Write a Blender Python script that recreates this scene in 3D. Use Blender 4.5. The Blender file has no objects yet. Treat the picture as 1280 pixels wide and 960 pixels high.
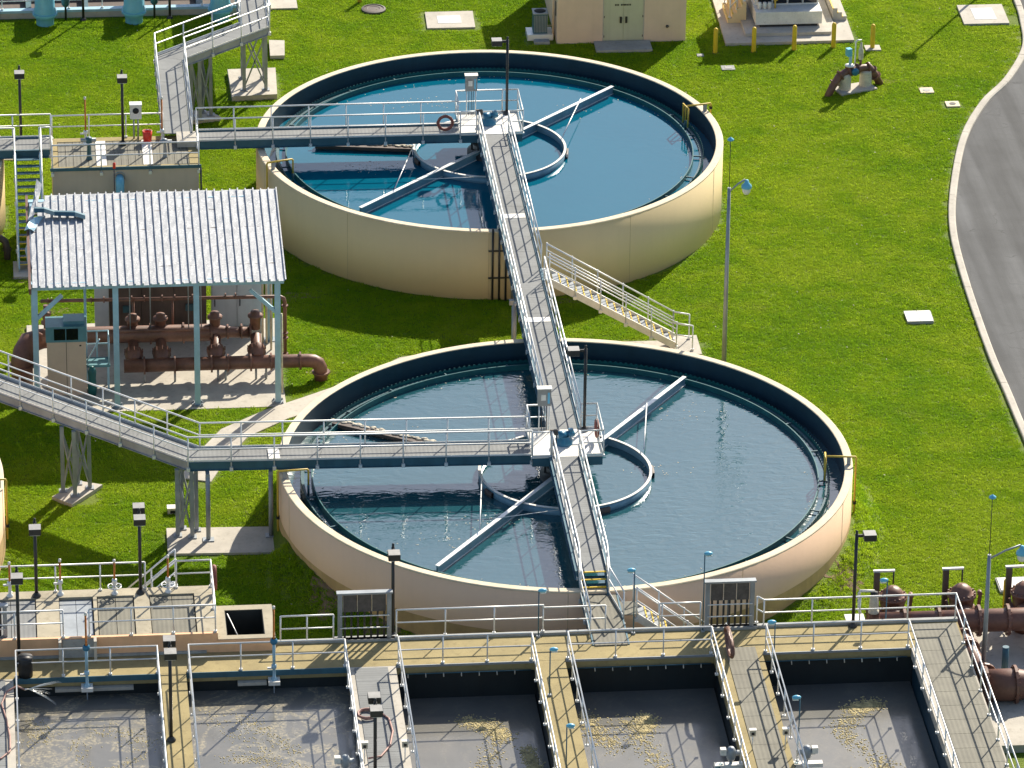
import bpy, math, random
from mathutils import Vector, Matrix
random.seed(7)
S = bpy.context.scene
C = S.collection
R = math.radians
PI = math.pi

# ---------------------------------------------------------------- camera, sky, sun, exposure
cam_d = bpy.data.cameras.new('camera')
cam = bpy.data.objects.new('camera', cam_d)
C.objects.link(cam)
S.camera = cam
cam_d.sensor_width = 36.0
cam_d.lens = 6981.2 / 1280 * 36.0
cam_d.clip_start = 1.0
cam_d.clip_end = 6000
TH, PITCH, ROLL = R(5.77), R(25.4135), R(0.73867)
ex = Vector((math.cos(TH), -math.sin(TH), 0))
ey = Vector((math.sin(TH), math.cos(TH), 0))
ez = Vector((0, 0, 1))
fwd = ey * math.cos(PITCH) - ez * math.sin(PITCH)
up0 = ey * math.sin(PITCH) + ez * math.cos(PITCH)
rgt = ex * math.cos(ROLL) + up0 * math.sin(ROLL)
upv = -ex * math.sin(ROLL) + up0 * math.cos(ROLL)
m = Matrix((rgt, upv, -fwd)).transposed().to_4x4()
m.translation = Vector((-20.7867, -185.588, 94.8257))
cam.matrix_world = m

SUN_EL = R(34)
SUN_AZ = R(31.8)          # from +Y towards +X
w = bpy.data.worlds.new('World')
S.world = w
w.use_nodes = True
nt = w.node_tree
sky = nt.nodes.new('ShaderNodeTexSky')
sky.sky_type = 'NISHITA'
sky.sun_disc = False
sky.sun_elevation = SUN_EL
sky.sun_rotation = SUN_AZ
sky.air_density = 1.0
sky.dust_density = 1.2
sky.ozone_density = 1.5
bg = nt.nodes['Background']
bg.inputs['Strength'].default_value = 0.092
nt.links.new(sky.outputs[0], bg.inputs[0])
sl = bpy.data.lights.new('sun', 'SUN')
sl.energy = 4.9
sl.angle = R(0.53)
sl.color = (1.0, 0.92, 0.78)
sun = bpy.data.objects.new('sun', sl)
C.objects.link(sun)
sd = Vector((math.sin(SUN_AZ) * math.cos(SUN_EL), math.cos(SUN_AZ) * math.cos(SUN_EL), math.sin(SUN_EL)))
sun.rotation_euler = sd.to_track_quat('Z', 'Y').to_euler()
sun.location = sd * 200
S.view_settings.view_transform = 'Standard'
S.view_settings.look = 'None'
S.view_settings.exposure = 0.8
S.view_settings.gamma = 1.0
S.view_settings.use_curve_mapping = False

# ---------------------------------------------------------------- mesh helpers
class MB:
    """collects shapes; build() links them as ONE mesh object"""
    def __init__(s):
        s.v = []; s.f = []; s.sm = []
    def add(s, vs, fs, smooth=False):
        o = len(s.v)
        s.v += [tuple(p) for p in vs]
        s.f += [tuple(i + o for i in f) for f in fs]
        s.sm += [smooth] * len(fs)
        return s
    def box(s, x0, x1, y0, y1, z0, z1):
        return s.add([(x0,y0,z0),(x1,y0,z0),(x1,y1,z0),(x0,y1,z0),(x0,y0,z1),(x1,y0,z1),(x1,y1,z1),(x0,y1,z1)],
              [(0,3,2,1),(4,5,6,7),(0,1,5,4),(1,2,6,5),(2,3,7,6),(3,0,4,7)])
    def cbox(s, c, sx, sy, sz, rz=0.0):
        ca, sa = math.cos(rz), math.sin(rz)
        vs = []
        for dz in (-.5, .5):
            for dx, dy in ((-.5,-.5),(.5,-.5),(.5,.5),(-.5,.5)):
                x, y = dx*sx, dy*sy
                vs.append((c[0]+x*ca-y*sa, c[1]+x*sa+y*ca, c[2]+dz*sz))
        return s.add(vs, [(0,3,2,1),(4,5,6,7),(0,1,5,4),(1,2,6,5),(2,3,7,6),(3,0,4,7)])
    def prism(s, poly, z0, z1):
        n = len(poly)
        a = 0.0
        for i in range(n):
            x0, y0 = poly[i][:2]; x1, y1 = poly[(i+1) % n][:2]
            a += x0*y1 - x1*y0
        if a < 0: poly = poly[::-1]
        vs = [(p[0], p[1], z0) for p in poly] + [(p[0], p[1], z1) for p in poly]
        fs = [tuple(range(n-1, -1, -1)), tuple(range(n, 2*n))]
        for i in range(n):
            j = (i+1) % n
            fs.append((i, j, n+j, n+i))
        return s.add(vs, fs)
    def beam(s, p0, p1, wd, ht, up=(0,0,1)):
        p0, p1 = Vector(p0), Vector(p1)
        d = (p1-p0).normalized()
        upw = Vector(up)
        if abs(d.dot(upw)) > .98: upw = Vector((0,1,0))
        sx = d.cross(upw).normalized() * wd/2
        sz = sx.normalized().cross(d).normalized() * ht/2
        vs = []
        for p in (p0, p1):
            vs += [p-sx-sz, p+sx-sz, p+sx+sz, p-sx+sz]
        return s.add(vs, [(0,1,2,3),(7,6,5,4),(0,4,5,1),(1,5,6,2),(2,6,7,3),(3,7,4,0)])
    def tube(s, pts, r, n=6, cap=True, smooth=True):
        pts = [Vector(p) for p in pts]
        rs = r if isinstance(r, (list, tuple)) else [r]*len(pts)
        rings = []
        prev = None
        for i, p in enumerate(pts):
            if i == 0: d = pts[1]-p
            elif i == len(pts)-1: d = p-pts[i-1]
            else: d = (pts[i+1]-p).normalized() + (p-pts[i-1]).normalized()
            d.normalize()
            if prev is None:
                a = Vector((0,0,1)) if abs(d.z) < .9 else Vector((0,1,0))
                e1 = d.cross(a).normalized()
            else:
                e1 = (prev - d*prev.dot(d))
                if e1.length < 1e-4: e1 = d.orthogonal()
                e1.normalize()
            prev = e1
            e2 = d.cross(e1)
            k = 1.0
            if 0 < i < len(pts)-1:
                cs = max(.5, (pts[i+1]-p).normalized().dot((p-pts[i-1]).normalized()))
                k = 1/math.sqrt((1+cs)/2)
            rings.append([p + (e1*math.cos(2*PI*j/n) + e2*math.sin(2*PI*j/n))*rs[i]*k for j in range(n)])
        vs = [q for rg in rings for q in rg]
        fs = []
        for i in range(len(rings)-1):
            for j in range(n):
                k = (j+1) % n
                fs.append((i*n+j, i*n+k, (i+1)*n+k, (i+1)*n+j))
        s.add(vs, fs, smooth)
        if cap:
            o = len(s.v) - len(vs)
            s.f += [tuple(o+j for j in range(n-1,-1,-1)), tuple(o+(len(rings)-1)*n+j for j in range(n))]
            s.sm += [False, False]
        return s
    def lathe(s, prof, c=(0,0,0), n=32, axis=None, smooth=True, closed=False, a0=0.0, a1=2*PI):
        """prof: list of (radius, height) ; axis: Vector the height runs along"""
        ax = Vector(axis).normalized() if axis is not None else Vector((0,0,1))
        if abs(ax.z) > .999:
            e1, e2 = Vector((1,0,0)), Vector((0,1,0)) if ax.z > 0 else Vector((0,-1,0))
        else:
            e1 = ax.cross(Vector((0,0,1))).normalized(); e2 = ax.cross(e1)
        c = Vector(c)
        full = abs(a1-a0-2*PI) < 1e-6
        cols = n if full else n+1
        pr = list(prof) + ([prof[0]] if closed else [])
        vs = []
        for i in range(cols):
            a = a0 + (a1-a0)*i/n
            dr = e1*math.cos(a) + e2*math.sin(a)
            for (r_, h) in pr:
                vs.append(c + dr*r_ + ax*h)
        k = len(pr)
        fs = []
        for i in range(n):
            j = (i+1) % cols
            for q in range(k-1):
                f = (i*k+q, j*k+q, j*k+q+1, i*k+q+1)
                ids = []
                for t in f:
                    ids.append(t)
                if pr[q][0] < 1e-6: ids = [f[1], f[2], f[3]]
                if pr[q+1][0] < 1e-6: ids = [f[0], f[1], f[2]]
                fs.append(tuple(ids))
        return s.add(vs, fs, smooth)
    def ball(s, c, rx, ry=None, rz=None, n=10, h=6):
        ry = ry or rx; rz = rz or rx
        o = MB().lathe([(math.sin(PI*i/h), -math.cos(PI*i/h)) for i in range(h+1)], n=n)
        return s.add([(c[0]+x*rx, c[1]+y*ry, c[2]+z*rz) for x, y, z in o.v], o.f, True)
    def mesh(s, name, mat):
        me = bpy.data.meshes.new(name)
        me.from_pydata(s.v, [], s.f)
        me.polygons.foreach_set('use_smooth', s.sm)
        if mat: me.materials.append(mat)
        me.update()
        return me
    def build(s, name, mat, parent=None, loc=None):
        o = bpy.data.objects.new(name, s.mesh(name, mat))
        C.objects.link(o)
        if parent is not None: o.parent = parent
        if loc is not None: o.location = loc
        return o

def inst(name, me, parent=None, loc=(0,0,0), rz=0.0):
    o = bpy.data.objects.new(name, me)
    C.objects.link(o)
    if parent is not None: o.parent = parent
    o.location = loc
    o.rotation_euler = (0, 0, rz)
    return o

def tag(o, label=None, cat=None, group=None, kind=None):
    if label: o['label'] = label
    if cat: o['category'] = cat
    if group: o['group'] = group
    if kind: o['kind'] = kind
    return o

def thing(name, label, cat, loc=(0,0,0), rz=0.0, group=None):
    o = bpy.data.objects.new(name, None)
    C.objects.link(o)
    o.empty_display_size = .3
    o.location = loc
    o.rotation_euler = (0, 0, rz)
    return tag(o, label, cat, group)

def copy_tree(o, parent=None, loc=None, rz=None):
    c = o.copy(); C.objects.link(c)
    if parent is not None: c.parent = parent
    if loc is not None: c.location = loc
    if rz is not None: c.rotation_euler = (0, 0, rz)
    for ch in list(o.children): copy_tree(ch, c)
    return c

def lerp(a, b, t): return tuple(a[i]+(b[i]-a[i])*t for i in range(len(a)))

# ---------------------------------------------------------------- materials
def mat(name, col, rough=.6, metal=0.0, var=.15, scale=1.5, bump=0.0, bscale=20.0, col2=None, spots=0.0, streak=0.0, spec=.5):
    """procedural paint / metal / concrete: two octaves of colour variation, optional streaks, relief"""
    M = bpy.data.materials.new(name); M.use_nodes = True
    t = M.node_tree; N = t.nodes; L = t.links
    b = N['Principled BSDF']
    b.inputs['Roughness'].default_value = rough
    b.inputs['Metallic'].default_value = metal
    b.inputs['Specular IOR Level'].default_value = spec
    geo = N.new('ShaderNodeNewGeometry')
    n1 = N.new('ShaderNodeTexNoise'); n1.inputs['Scale'].default_value = scale; n1.inputs['Detail'].default_value = 6; n1.inputs['Roughness'].default_value = .62
    L.new(geo.outputs['Position'], n1.inputs['Vector'])
    rmp = N.new('ShaderNodeMapRange'); rmp.inputs[1].default_value = .3; rmp.inputs[2].default_value = .7
    L.new(n1.outputs['Fac'], rmp.inputs[0])
    c2 = col2 if col2 else tuple(max(0, c*(1-var*2)) for c in col)
    c1 = tuple(min(1, c*(1+(var if not col2 else 0))) for c in col)
    mx = N.new('ShaderNodeMix'); mx.data_type = 'RGBA'
    mx.inputs[6].default_value = (*c1, 1); mx.inputs[7].default_value = (*c2, 1)
    L.new(rmp.outputs[0], mx.inputs[0])
    out = mx.outputs[2]
    if streak > 0:
        mp = N.new('ShaderNodeMapping'); mp.inputs['Scale'].default_value = (3.0, 3.0, .12)
        L.new(geo.outputs['Position'], mp.inputs[0])
        n3 = N.new('ShaderNodeTexNoise'); n3.inputs['Scale'].default_value = 1.6; n3.inputs['Detail'].default_value = 5
        L.new(mp.outputs[0], n3.inputs['Vector'])
        r3 = N.new('ShaderNodeMapRange'); r3.inputs[1].default_value = .45; r3.inputs[2].default_value = .75; r3.inputs[4].default_value = streak
        L.new(n3.outputs['Fac'], r3.inputs[0])
        m3 = N.new('ShaderNodeMix'); m3.data_type = 'RGBA'
        m3.inputs[7].default_value = (col[0]*.45, col[1]*.42, col[2]*.38, 1)
        L.new(r3.outputs[0], m3.inputs[0]); L.new(out, m3.inputs[6])
        out = m3.outputs[2]
    if spots > 0:
        n4 = N.new('ShaderNodeTexNoise'); n4.inputs['Scale'].default_value = scale*7; n4.inputs['Detail'].default_value = 4
        L.new(geo.outputs['Position'], n4.inputs['Vector'])
        r4 = N.new('ShaderNodeMapRange'); r4.inputs[1].default_value = .55; r4.inputs[2].default_value = .72; r4.inputs[4].default_value = spots
        L.new(n4.outputs['Fac'], r4.inputs[0])
        m4 = N.new('ShaderNodeMix'); m4.data_type = 'RGBA'
        m4.inputs[7].default_value = (col[0]*.4, col[1]*.36, col[2]*.3, 1)
        L.new(r4.outputs[0], m4.inputs[0]); L.new(out, m4.inputs[6])
        out = m4.outputs[2]
    L.new(out, b.inputs['Base Color'])
    if bump > 0:
        n2 = N.new('ShaderNodeTexNoise'); n2.inputs['Scale'].default_value = bscale; n2.inputs['Detail'].default_value = 5
        L.new(geo.outputs['Position'], n2.inputs['Vector'])
        bp = N.new('ShaderNodeBump'); bp.inputs['Strength'].default_value = bump; bp.inputs['Distance'].default_value = .02
        L.new(n2.outputs['Fac'], bp.inputs['Height']); L.new(bp.outputs[0], b.inputs['Normal'])
    return M

def stripe_mat(name, ca, cb, pitch=.06, axis='X', rough=.75, metal=.0, duty=.5):
    """bar grating: bearing bars and the dark gaps between them, plus mottling"""
    M = bpy.data.materials.new(name); M.use_nodes = True
    t = M.node_tree; N = t.nodes; L = t.links
    b = N['Principled BSDF']; b.inputs['Roughness'].default_value = rough; b.inputs['Metallic'].default_value = metal
    tc = N.new('ShaderNodeTexCoord')
    wv = N.new('ShaderNodeTexWave'); wv.wave_type = 'BANDS'; wv.bands_direction = axis; wv.wave_profile = 'SIN'
    wv.inputs['Scale'].default_value = 2*PI/pitch/20*1.0
    L.new(tc.outputs['Object'], wv.inputs['Vector'])
    r = N.new('ShaderNodeMapRange'); r.inputs[1].default_value = duty-.2; r.inputs[2].default_value = duty+.2
    L.new(wv.outputs['Fac'], r.inputs[0])
    n = N.new('ShaderNodeTexNoise'); n.inputs['Scale'].default_value = 1.3; n.inputs['Detail'].default_value = 7
    L.new(tc.outputs['Object'], n.inputs['Vector'])
    mx = N.new('ShaderNodeMix'); mx.data_type = 'RGBA'
    mx.inputs[6].default_value = (*cb, 1); mx.inputs[7].default_value = (*ca, 1)
    L.new(r.outputs[0], mx.inputs[0])
    m2 = N.new('ShaderNodeMix'); m2.data_type = 'RGBA'; m2.blend_type = 'MULTIPLY'; m2.inputs[0].default_value = .55
    rr = N.new('ShaderNodeMapRange'); rr.inputs[1].default_value = .25; rr.inputs[2].default_value = .75; rr.inputs[3].default_value = .55; rr.inputs[4].default_value = 1.2
    L.new(n.outputs['Fac'], rr.inputs[0])
    L.new(mx.outputs[2], m2.inputs[6]); L.new(rr.outputs[0], m2.inputs[7])
    L.new(m2.outputs[2], b.inputs['Base Color'])
    bp = N.new('ShaderNodeBump'); bp.inputs['Strength'].default_value = .15; bp.inputs['Distance'].default_value = .01
    L.new(wv.outputs['Fac'], bp.inputs['Height']); L.new(bp.outputs[0], b.inputs['Normal'])
    return M

M_tan   = mat('tan_wall_paint', (.74,.57,.30), .75, var=.03, scale=.3, bump=.10, bscale=9, streak=.03)
M_pink  = mat('pinkish_wall_paint', (.86,.58,.37), .75, var=.03, scale=.3, bump=.10, bscale=9, streak=.03)
M_band  = mat('old_ground_line_paint', (.58,.39,.18), .85, var=.12, scale=.9, bump=.2, bscale=9, streak=.2)
M_tealp = mat('teal_cabinet_paint', (.10,.25,.29), .45, var=.1, scale=2)
M_joint = mat('joint_filler', (.52,.39,.22), .8, var=.1)
M_vault = mat('vault_wall', (.56,.46,.36), .8, var=.06, scale=.5, bump=.1, streak=.1)
M_rim   = mat('cream_coping', (.70,.585,.41), .8, var=.08, scale=1.2, bump=.15, spots=.2)
M_coat  = mat('teal_tank_coating', (.012,.045,.068), .5, var=.12, scale=.6, streak=.25)
M_teal  = mat('teal_fibreglass', (.008,.11,.115), .45, var=.12, scale=2)
M_tealD = mat('dark_teal_trough', (.03,.10,.12), .5, var=.2, scale=3, spots=.4)
M_conc  = mat('concrete', (.48,.44,.37), .88, var=.10, scale=.8, bump=.25, spots=.30)
M_concY = mat('yellowed_concrete', (.33,.262,.118), .9, var=.12, scale=.7, bump=.25, spots=.35)
M_concC = mat('chamber_concrete', (.40,.35,.25), .9, var=.12, scale=.8, bump=.25, spots=.35)
M_concG = mat('grey_concrete', (.36,.36,.34), .9, var=.12, scale=.8, bump=.25, spots=.3)
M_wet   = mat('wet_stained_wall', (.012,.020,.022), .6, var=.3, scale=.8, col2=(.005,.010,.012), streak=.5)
M_peach = mat('peach_paint', (.80,.47,.26), .75, var=.08, scale=1.0, streak=.12)
M_alu   = mat('galvanised_rail', (.74,.74,.72), .42, metal=.3, var=.06, scale=3)
M_steel = mat('galvanised_steel', (.30,.325,.345), .5, metal=.25, var=.14, scale=1.2, streak=.12)
M_skim  = mat('pale_blue_steel', (.16,.29,.36), .45, metal=.2, var=.12, scale=2)
M_girder= mat('blue_grey_girder', (.040,.125,.170), .5, metal=.1, var=.14, scale=.9, streak=.25)
M_bluep = mat('light_blue_paint', (.33,.52,.62), .45, var=.08, scale=2, streak=.10)
M_bpipe = mat('bright_blue_pipe', (.16,.46,.60), .4, var=.08, scale=2)
M_white = mat('white_plate', (.78,.74,.66), .6, var=.08, scale=2.5, spots=.25)
M_grey  = mat('grey_cabinet', (.46,.51,.55), .5, var=.06, scale=1.0, streak=.15)
M_mcc   = mat('beige_cabinet', (.62,.48,.37), .55, var=.05, scale=1)
M_dark  = mat('dark_bronze_pole', (.028,.026,.026), .45, var=.2, scale=3)
M_lampg = mat('lamp_head_top', (.30,.29,.27), .5, var=.1, scale=4)
M_lens  = mat('lamp_lens', (.75,.75,.70), .2, var=.02)
M_rust  = mat('brown_pipe_paint', (.19,.088,.058), .5, var=.2, scale=1.6, spots=.35)
M_rustD = mat('dark_brown_panel', (.105,.074,.058), .6, var=.25, scale=.6, streak=.4)
M_orange= mat('rusty_orange_stem', (.62,.19,.03), .6, var=.25, scale=6)
M_yel   = mat('yellow_paint', (.72,.48,.02), .5, var=.07, scale=3, spots=.15)
M_yelP  = mat('yellow_pipe', (.62,.42,.05), .5, var=.1, scale=3)
M_red   = mat('red_plastic', (.75,.04,.015), .45, var=.05)
M_maroon= mat('faded_red_ring', (.26,.075,.055), .6, var=.15, scale=5)
M_hose  = mat('pink_hose', (.38,.20,.16), .55, var=.1, scale=4)
M_blk   = mat('black_rubber', (.012,.012,.013), .6, var=.1)
M_navy  = mat('blue_motor', (.015,.15,.26), .4, var=.1, scale=5)
M_bhood = mat('blue_hood', (.15,.48,.66), .35, var=.06, scale=5)
M_door  = mat('pale_green_door', (.50,.50,.34), .55, var=.04, scale=1.2, streak=.12)
M_stucco= mat('building_stucco', (.72,.54,.39), .85, var=.05, scale=.7, bump=.2, streak=.08)
M_glass = mat('dark_glass', (.006,.008,.010), .06, var=.1)
M_blkG  = mat('dark_opening', (.012,.014,.016), .8, var=.2)
M_seal  = mat('cast_iron', (.10,.085,.075), .7, var=.2, scale=6)
M_scum  = mat('crusted_scum', (.60,.54,.42), .9, var=.15, scale=3, spots=.5, bump=.5)
M_foam  = mat('yellow_foam', (.56,.46,.22), .8, var=.30, scale=5, bump=.4)
M_soil  = mat('bare_soil', (.22,.15,.08), .95, var=.25, scale=2, bump=.5)
M_grat  = stripe_mat('grating_across', (.205,.208,.200), (.180,.183,.178), .16, 'X')
M_gratY = stripe_mat('grating_along', (.195,.202,.200), (.175,.182,.180), .16, 'Y')
M_gratD = stripe_mat('old_olive_grating', (.185,.172,.128), (.155,.145,.108), .16, 'X')

def roof_mat():
    M = bpy.data.materials.new('weathered_roof_metal'); M.use_nodes = True
    t = M.node_tree; N = t.nodes; L = t.links; b = N['Principled BSDF']
    b.inputs['Roughness'].default_value = .6; b.inputs['Metallic'].default_value = .25
    geo = N.new('ShaderNodeNewGeometry')
    n = N.new('ShaderNodeTexNoise'); n.inputs['Scale'].default_value = 3.2; n.inputs['Detail'].default_value = 8; n.inputs['Roughness'].default_value = .7
    L.new(geo.outputs['Position'], n.inputs['Vector'])
    cr = N.new('ShaderNodeValToRGB')
    cr.color_ramp.elements[0].position = .30; cr.color_ramp.elements[0].color = (.32,.335,.355,1)
    cr.color_ramp.elements[1].position = .68; cr.color_ramp.elements[1].color = (.45,.46,.475,1)
    L.new(n.outputs['Fac'], cr.inputs[0])
    v = N.new('ShaderNodeTexNoise'); v.inputs['Scale'].default_value = 14; v.inputs['Detail'].default_value = 3
    L.new(geo.outputs['Position'], v.inputs['Vector'])
    r = N.new('ShaderNodeMapRange'); r.inputs[1].default_value = .56; r.inputs[2].default_value = .66
    L.new(v.outputs['Fac'], r.inputs[0])
    mx = N.new('ShaderNodeMix'); mx.data_type = 'RGBA'; mx.inputs[7].default_value = (.60,.60,.60,1)
    L.new(r.outputs[0], mx.inputs[0]); L.new(cr.outputs[0], mx.inputs[6]); L.new(mx.outputs[2], b.inputs['Base Color'])
    bp = N.new('ShaderNodeBump'); bp.inputs['Strength'].default_value = .35; bp.inputs['Distance'].default_value = .03
    L.new(n.outputs['Fac'], bp.inputs['Height']); L.new(bp.outputs[0], b.inputs['Normal'])
    return M
M_roof = roof_mat()

def grass_mat(name, blades=False):
    M = bpy.data.materials.new(name); M.use_nodes = True
    t = M.node_tree; N = t.nodes; L = t.links; b = N['Principled BSDF']
    b.inputs['Roughness'].default_value = .75; b.inputs['Specular IOR Level'].default_value = .25
    geo = N.new('ShaderNodeNewGeometry')
    def noise(sc, det=5, ro=.6, stretch=None):
        n = N.new('ShaderNodeTexNoise'); n.inputs['Scale'].default_value = sc; n.inputs['Detail'].default_value = det; n.inputs['Roughness'].default_value = ro
        if stretch:
            mp = N.new('ShaderNodeMapping'); mp.inputs['Scale'].default_value = stretch; mp.inputs['Rotation'].default_value = (0,0,R(25))
            L.new(geo.outputs['Position'], mp.inputs[0]); L.new(mp.outputs[0], n.inputs['Vector'])
        else: L.new(geo.outputs['Position'], n.inputs['Vector'])
        return n
    big = noise(.10, 4); mid = noise(.55, 6, .65); fine = noise(7.0, 5, .7, (1,2.2,1)); worn = noise(.16, 7, .7)
    cr = N.new('ShaderNodeValToRGB')
    e = cr.color_ramp.elements
    e[0].position = .28; e[0].color = (.101,.172,.006,1)
    e[1].position = .72; e[1].color = (.162,.214,.012,1)
    x = cr.color_ramp.elements.new(.5); x.color = (.130,.193,.007,1)
    add = N.new('ShaderNodeMath'); add.operation = 'MULTIPLY_ADD'; add.inputs[1].default_value = .5; 
    L.new(mid.outputs['Fac'], add.inputs[0])
    m2 = N.new('ShaderNodeMath'); m2.operation = 'MULTIPLY'; m2.inputs[1].default_value = .5
    L.new(big.outputs['Fac'], m2.inputs[0]); L.new(m2.outputs[0], add.inputs[2])
    st = N.new('ShaderNodeMapRange'); st.inputs[1].default_value = .32; st.inputs[2].default_value = .68
    L.new(add.outputs[0], st.inputs[0]); L.new(st.outputs[0], cr.inputs[0])
    fr = N.new('ShaderNodeMapRange'); fr.inputs[1].default_value = .3; fr.inputs[2].default_value = .7; fr.inputs[3].default_value = .80; fr.inputs[4].default_value = 1.20
    L.new(fine.outputs['Fac'], fr.inputs[0])
    mul = N.new('ShaderNodeMix'); mul.data_type = 'RGBA'; mul.blend_type = 'MULTIPLY'; mul.inputs[0].default_value = 1
    L.new(cr.outputs[0], mul.inputs[6]); L.new(fr.outputs[0], mul.inputs[7])
    wr = N.new('ShaderNodeMapRange'); wr.inputs[1].default_value = .60; wr.inputs[2].default_value = .74; wr.inputs[4].default_value = .35
    L.new(worn.outputs['Fac'], wr.inputs[0])
    mw = N.new('ShaderNodeMix'); mw.data_type = 'RGBA'; mw.inputs[7].default_value = (.17,.16,.045,1)
    L.new(wr.outputs[0], mw.inputs[0]); L.new(mul.outputs[2], mw.inputs[6])
    hs = N.new('ShaderNodeHueSaturation'); hs.inputs['Value'].default_value = 2.25 if blades else 1.0
    L.new(mw.outputs[2], hs.inputs['Color']); mw = hs
    L.new(hs.outputs[0], b.inputs['Base Color'])
    if blades:
        b.inputs['Roughness'].default_value = .6; b.inputs['Specular IOR Level'].default_value = .05
        tr = N.new('ShaderNodeBsdfTranslucent'); L.new(hs.outputs[0], tr.inputs[0])
        ms = N.new('ShaderNodeMixShader'); ms.inputs[0].default_value = .55
        L.new(b.outputs[0], ms.inputs[1]); L.new(tr.outputs[0], ms.inputs[2])
        L.new(ms.outputs[0], N['Material Output'].inputs[0])
    else:
        bp = N.new('ShaderNodeBump'); bp.inputs['Strength'].default_value = .9; bp.inputs['Distance'].default_value = .12
        L.new(fine.outputs['Fac'], bp.inputs['Height']); L.new(bp.outputs[0], b.inputs['Normal'])
    return M
M_lawn = grass_mat('lawn_ground'); M_blade = grass_mat('lawn_blades', True)

def water_mat(name, col, rough, scale, strength, stretch=(1,1,1), dist=.05, coat=1.5):
    M = bpy.data.materials.new(name); M.use_nodes = True
    t = M.node_tree; N = t.nodes; L = t.links; b = N['Principled BSDF']
    b.inputs['Roughness'].default_value = rough; b.inputs['IOR'].default_value = coat
    geo = N.new('ShaderNodeNewGeometry')
    mp = N.new('ShaderNodeMapping'); mp.inputs['Scale'].default_value = stretch; mp.inputs['Rotation'].default_value = (0,0,R(20))
    L.new(geo.outputs['Position'], mp.inputs[0])
    n0 = N.new('ShaderNodeTexNoise'); n0.inputs['Scale'].default_value = .35; n0.inputs['Detail'].default_value = 4
    L.new(geo.outputs['Position'], n0.inputs['Vector'])
    mx = N.new('ShaderNodeMix'); mx.data_type = 'RGBA'
    mx.inputs[6].default_value = (*col, 1); mx.inputs[7].default_value = (col[0]*1.25+.002, col[1]*1.18, col[2]*1.12, 1)
    L.new(n0.outputs['Fac'], mx.inputs[0]); L.new(mx.outputs[2], b.inputs['Base Color'])
    n1 = N.new('ShaderNodeTexNoise'); n1.inputs['Scale'].default_value = scale; n1.inputs['Detail'].default_value = 3; n1.inputs['Roughness'].default_value = .5; n1.inputs['Distortion'].default_value = .6
    L.new(mp.outputs[0], n1.inputs['Vector'])
    gust = N.new('ShaderNodeTexNoise'); gust.inputs['Scale'].default_value = .22; gust.inputs['Detail'].default_value = 3
    L.new(geo.outputs['Position'], gust.inputs['Vector'])
    gr = N.new('ShaderNodeMapRange'); gr.inputs[1].default_value = .35; gr.inputs[2].default_value = .65; gr.inputs[3].default_value = .45; gr.inputs[4].default_value = 1.0
    L.new(gust.outputs['Fac'], gr.inputs[0])
    ml = N.new('ShaderNodeMath'); ml.operation = 'MULTIPLY'
    L.new(n1.outputs['Fac'], ml.inputs[0]); L.new(gr.outputs[0], ml.inputs[1])
    bp = N.new('ShaderNodeBump'); bp.inputs['Strength'].default_value = strength; bp.inputs['Distance'].default_value = dist
    L.new(ml.outputs[0], bp.inputs['Height']); L.new(bp.outputs[0], b.inputs['Normal'])
    return M
M_waterF = water_mat('clear_blue_water', (.0005,.095,.155), .03, 1.9, .16, (1,1.8,1), .03, 1.6)
M_waterN = water_mat('rippled_blue_water', (.014,.072,.090), .04, 1.6, .55, (1,2.1,1), .045, 2.3)

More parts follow.
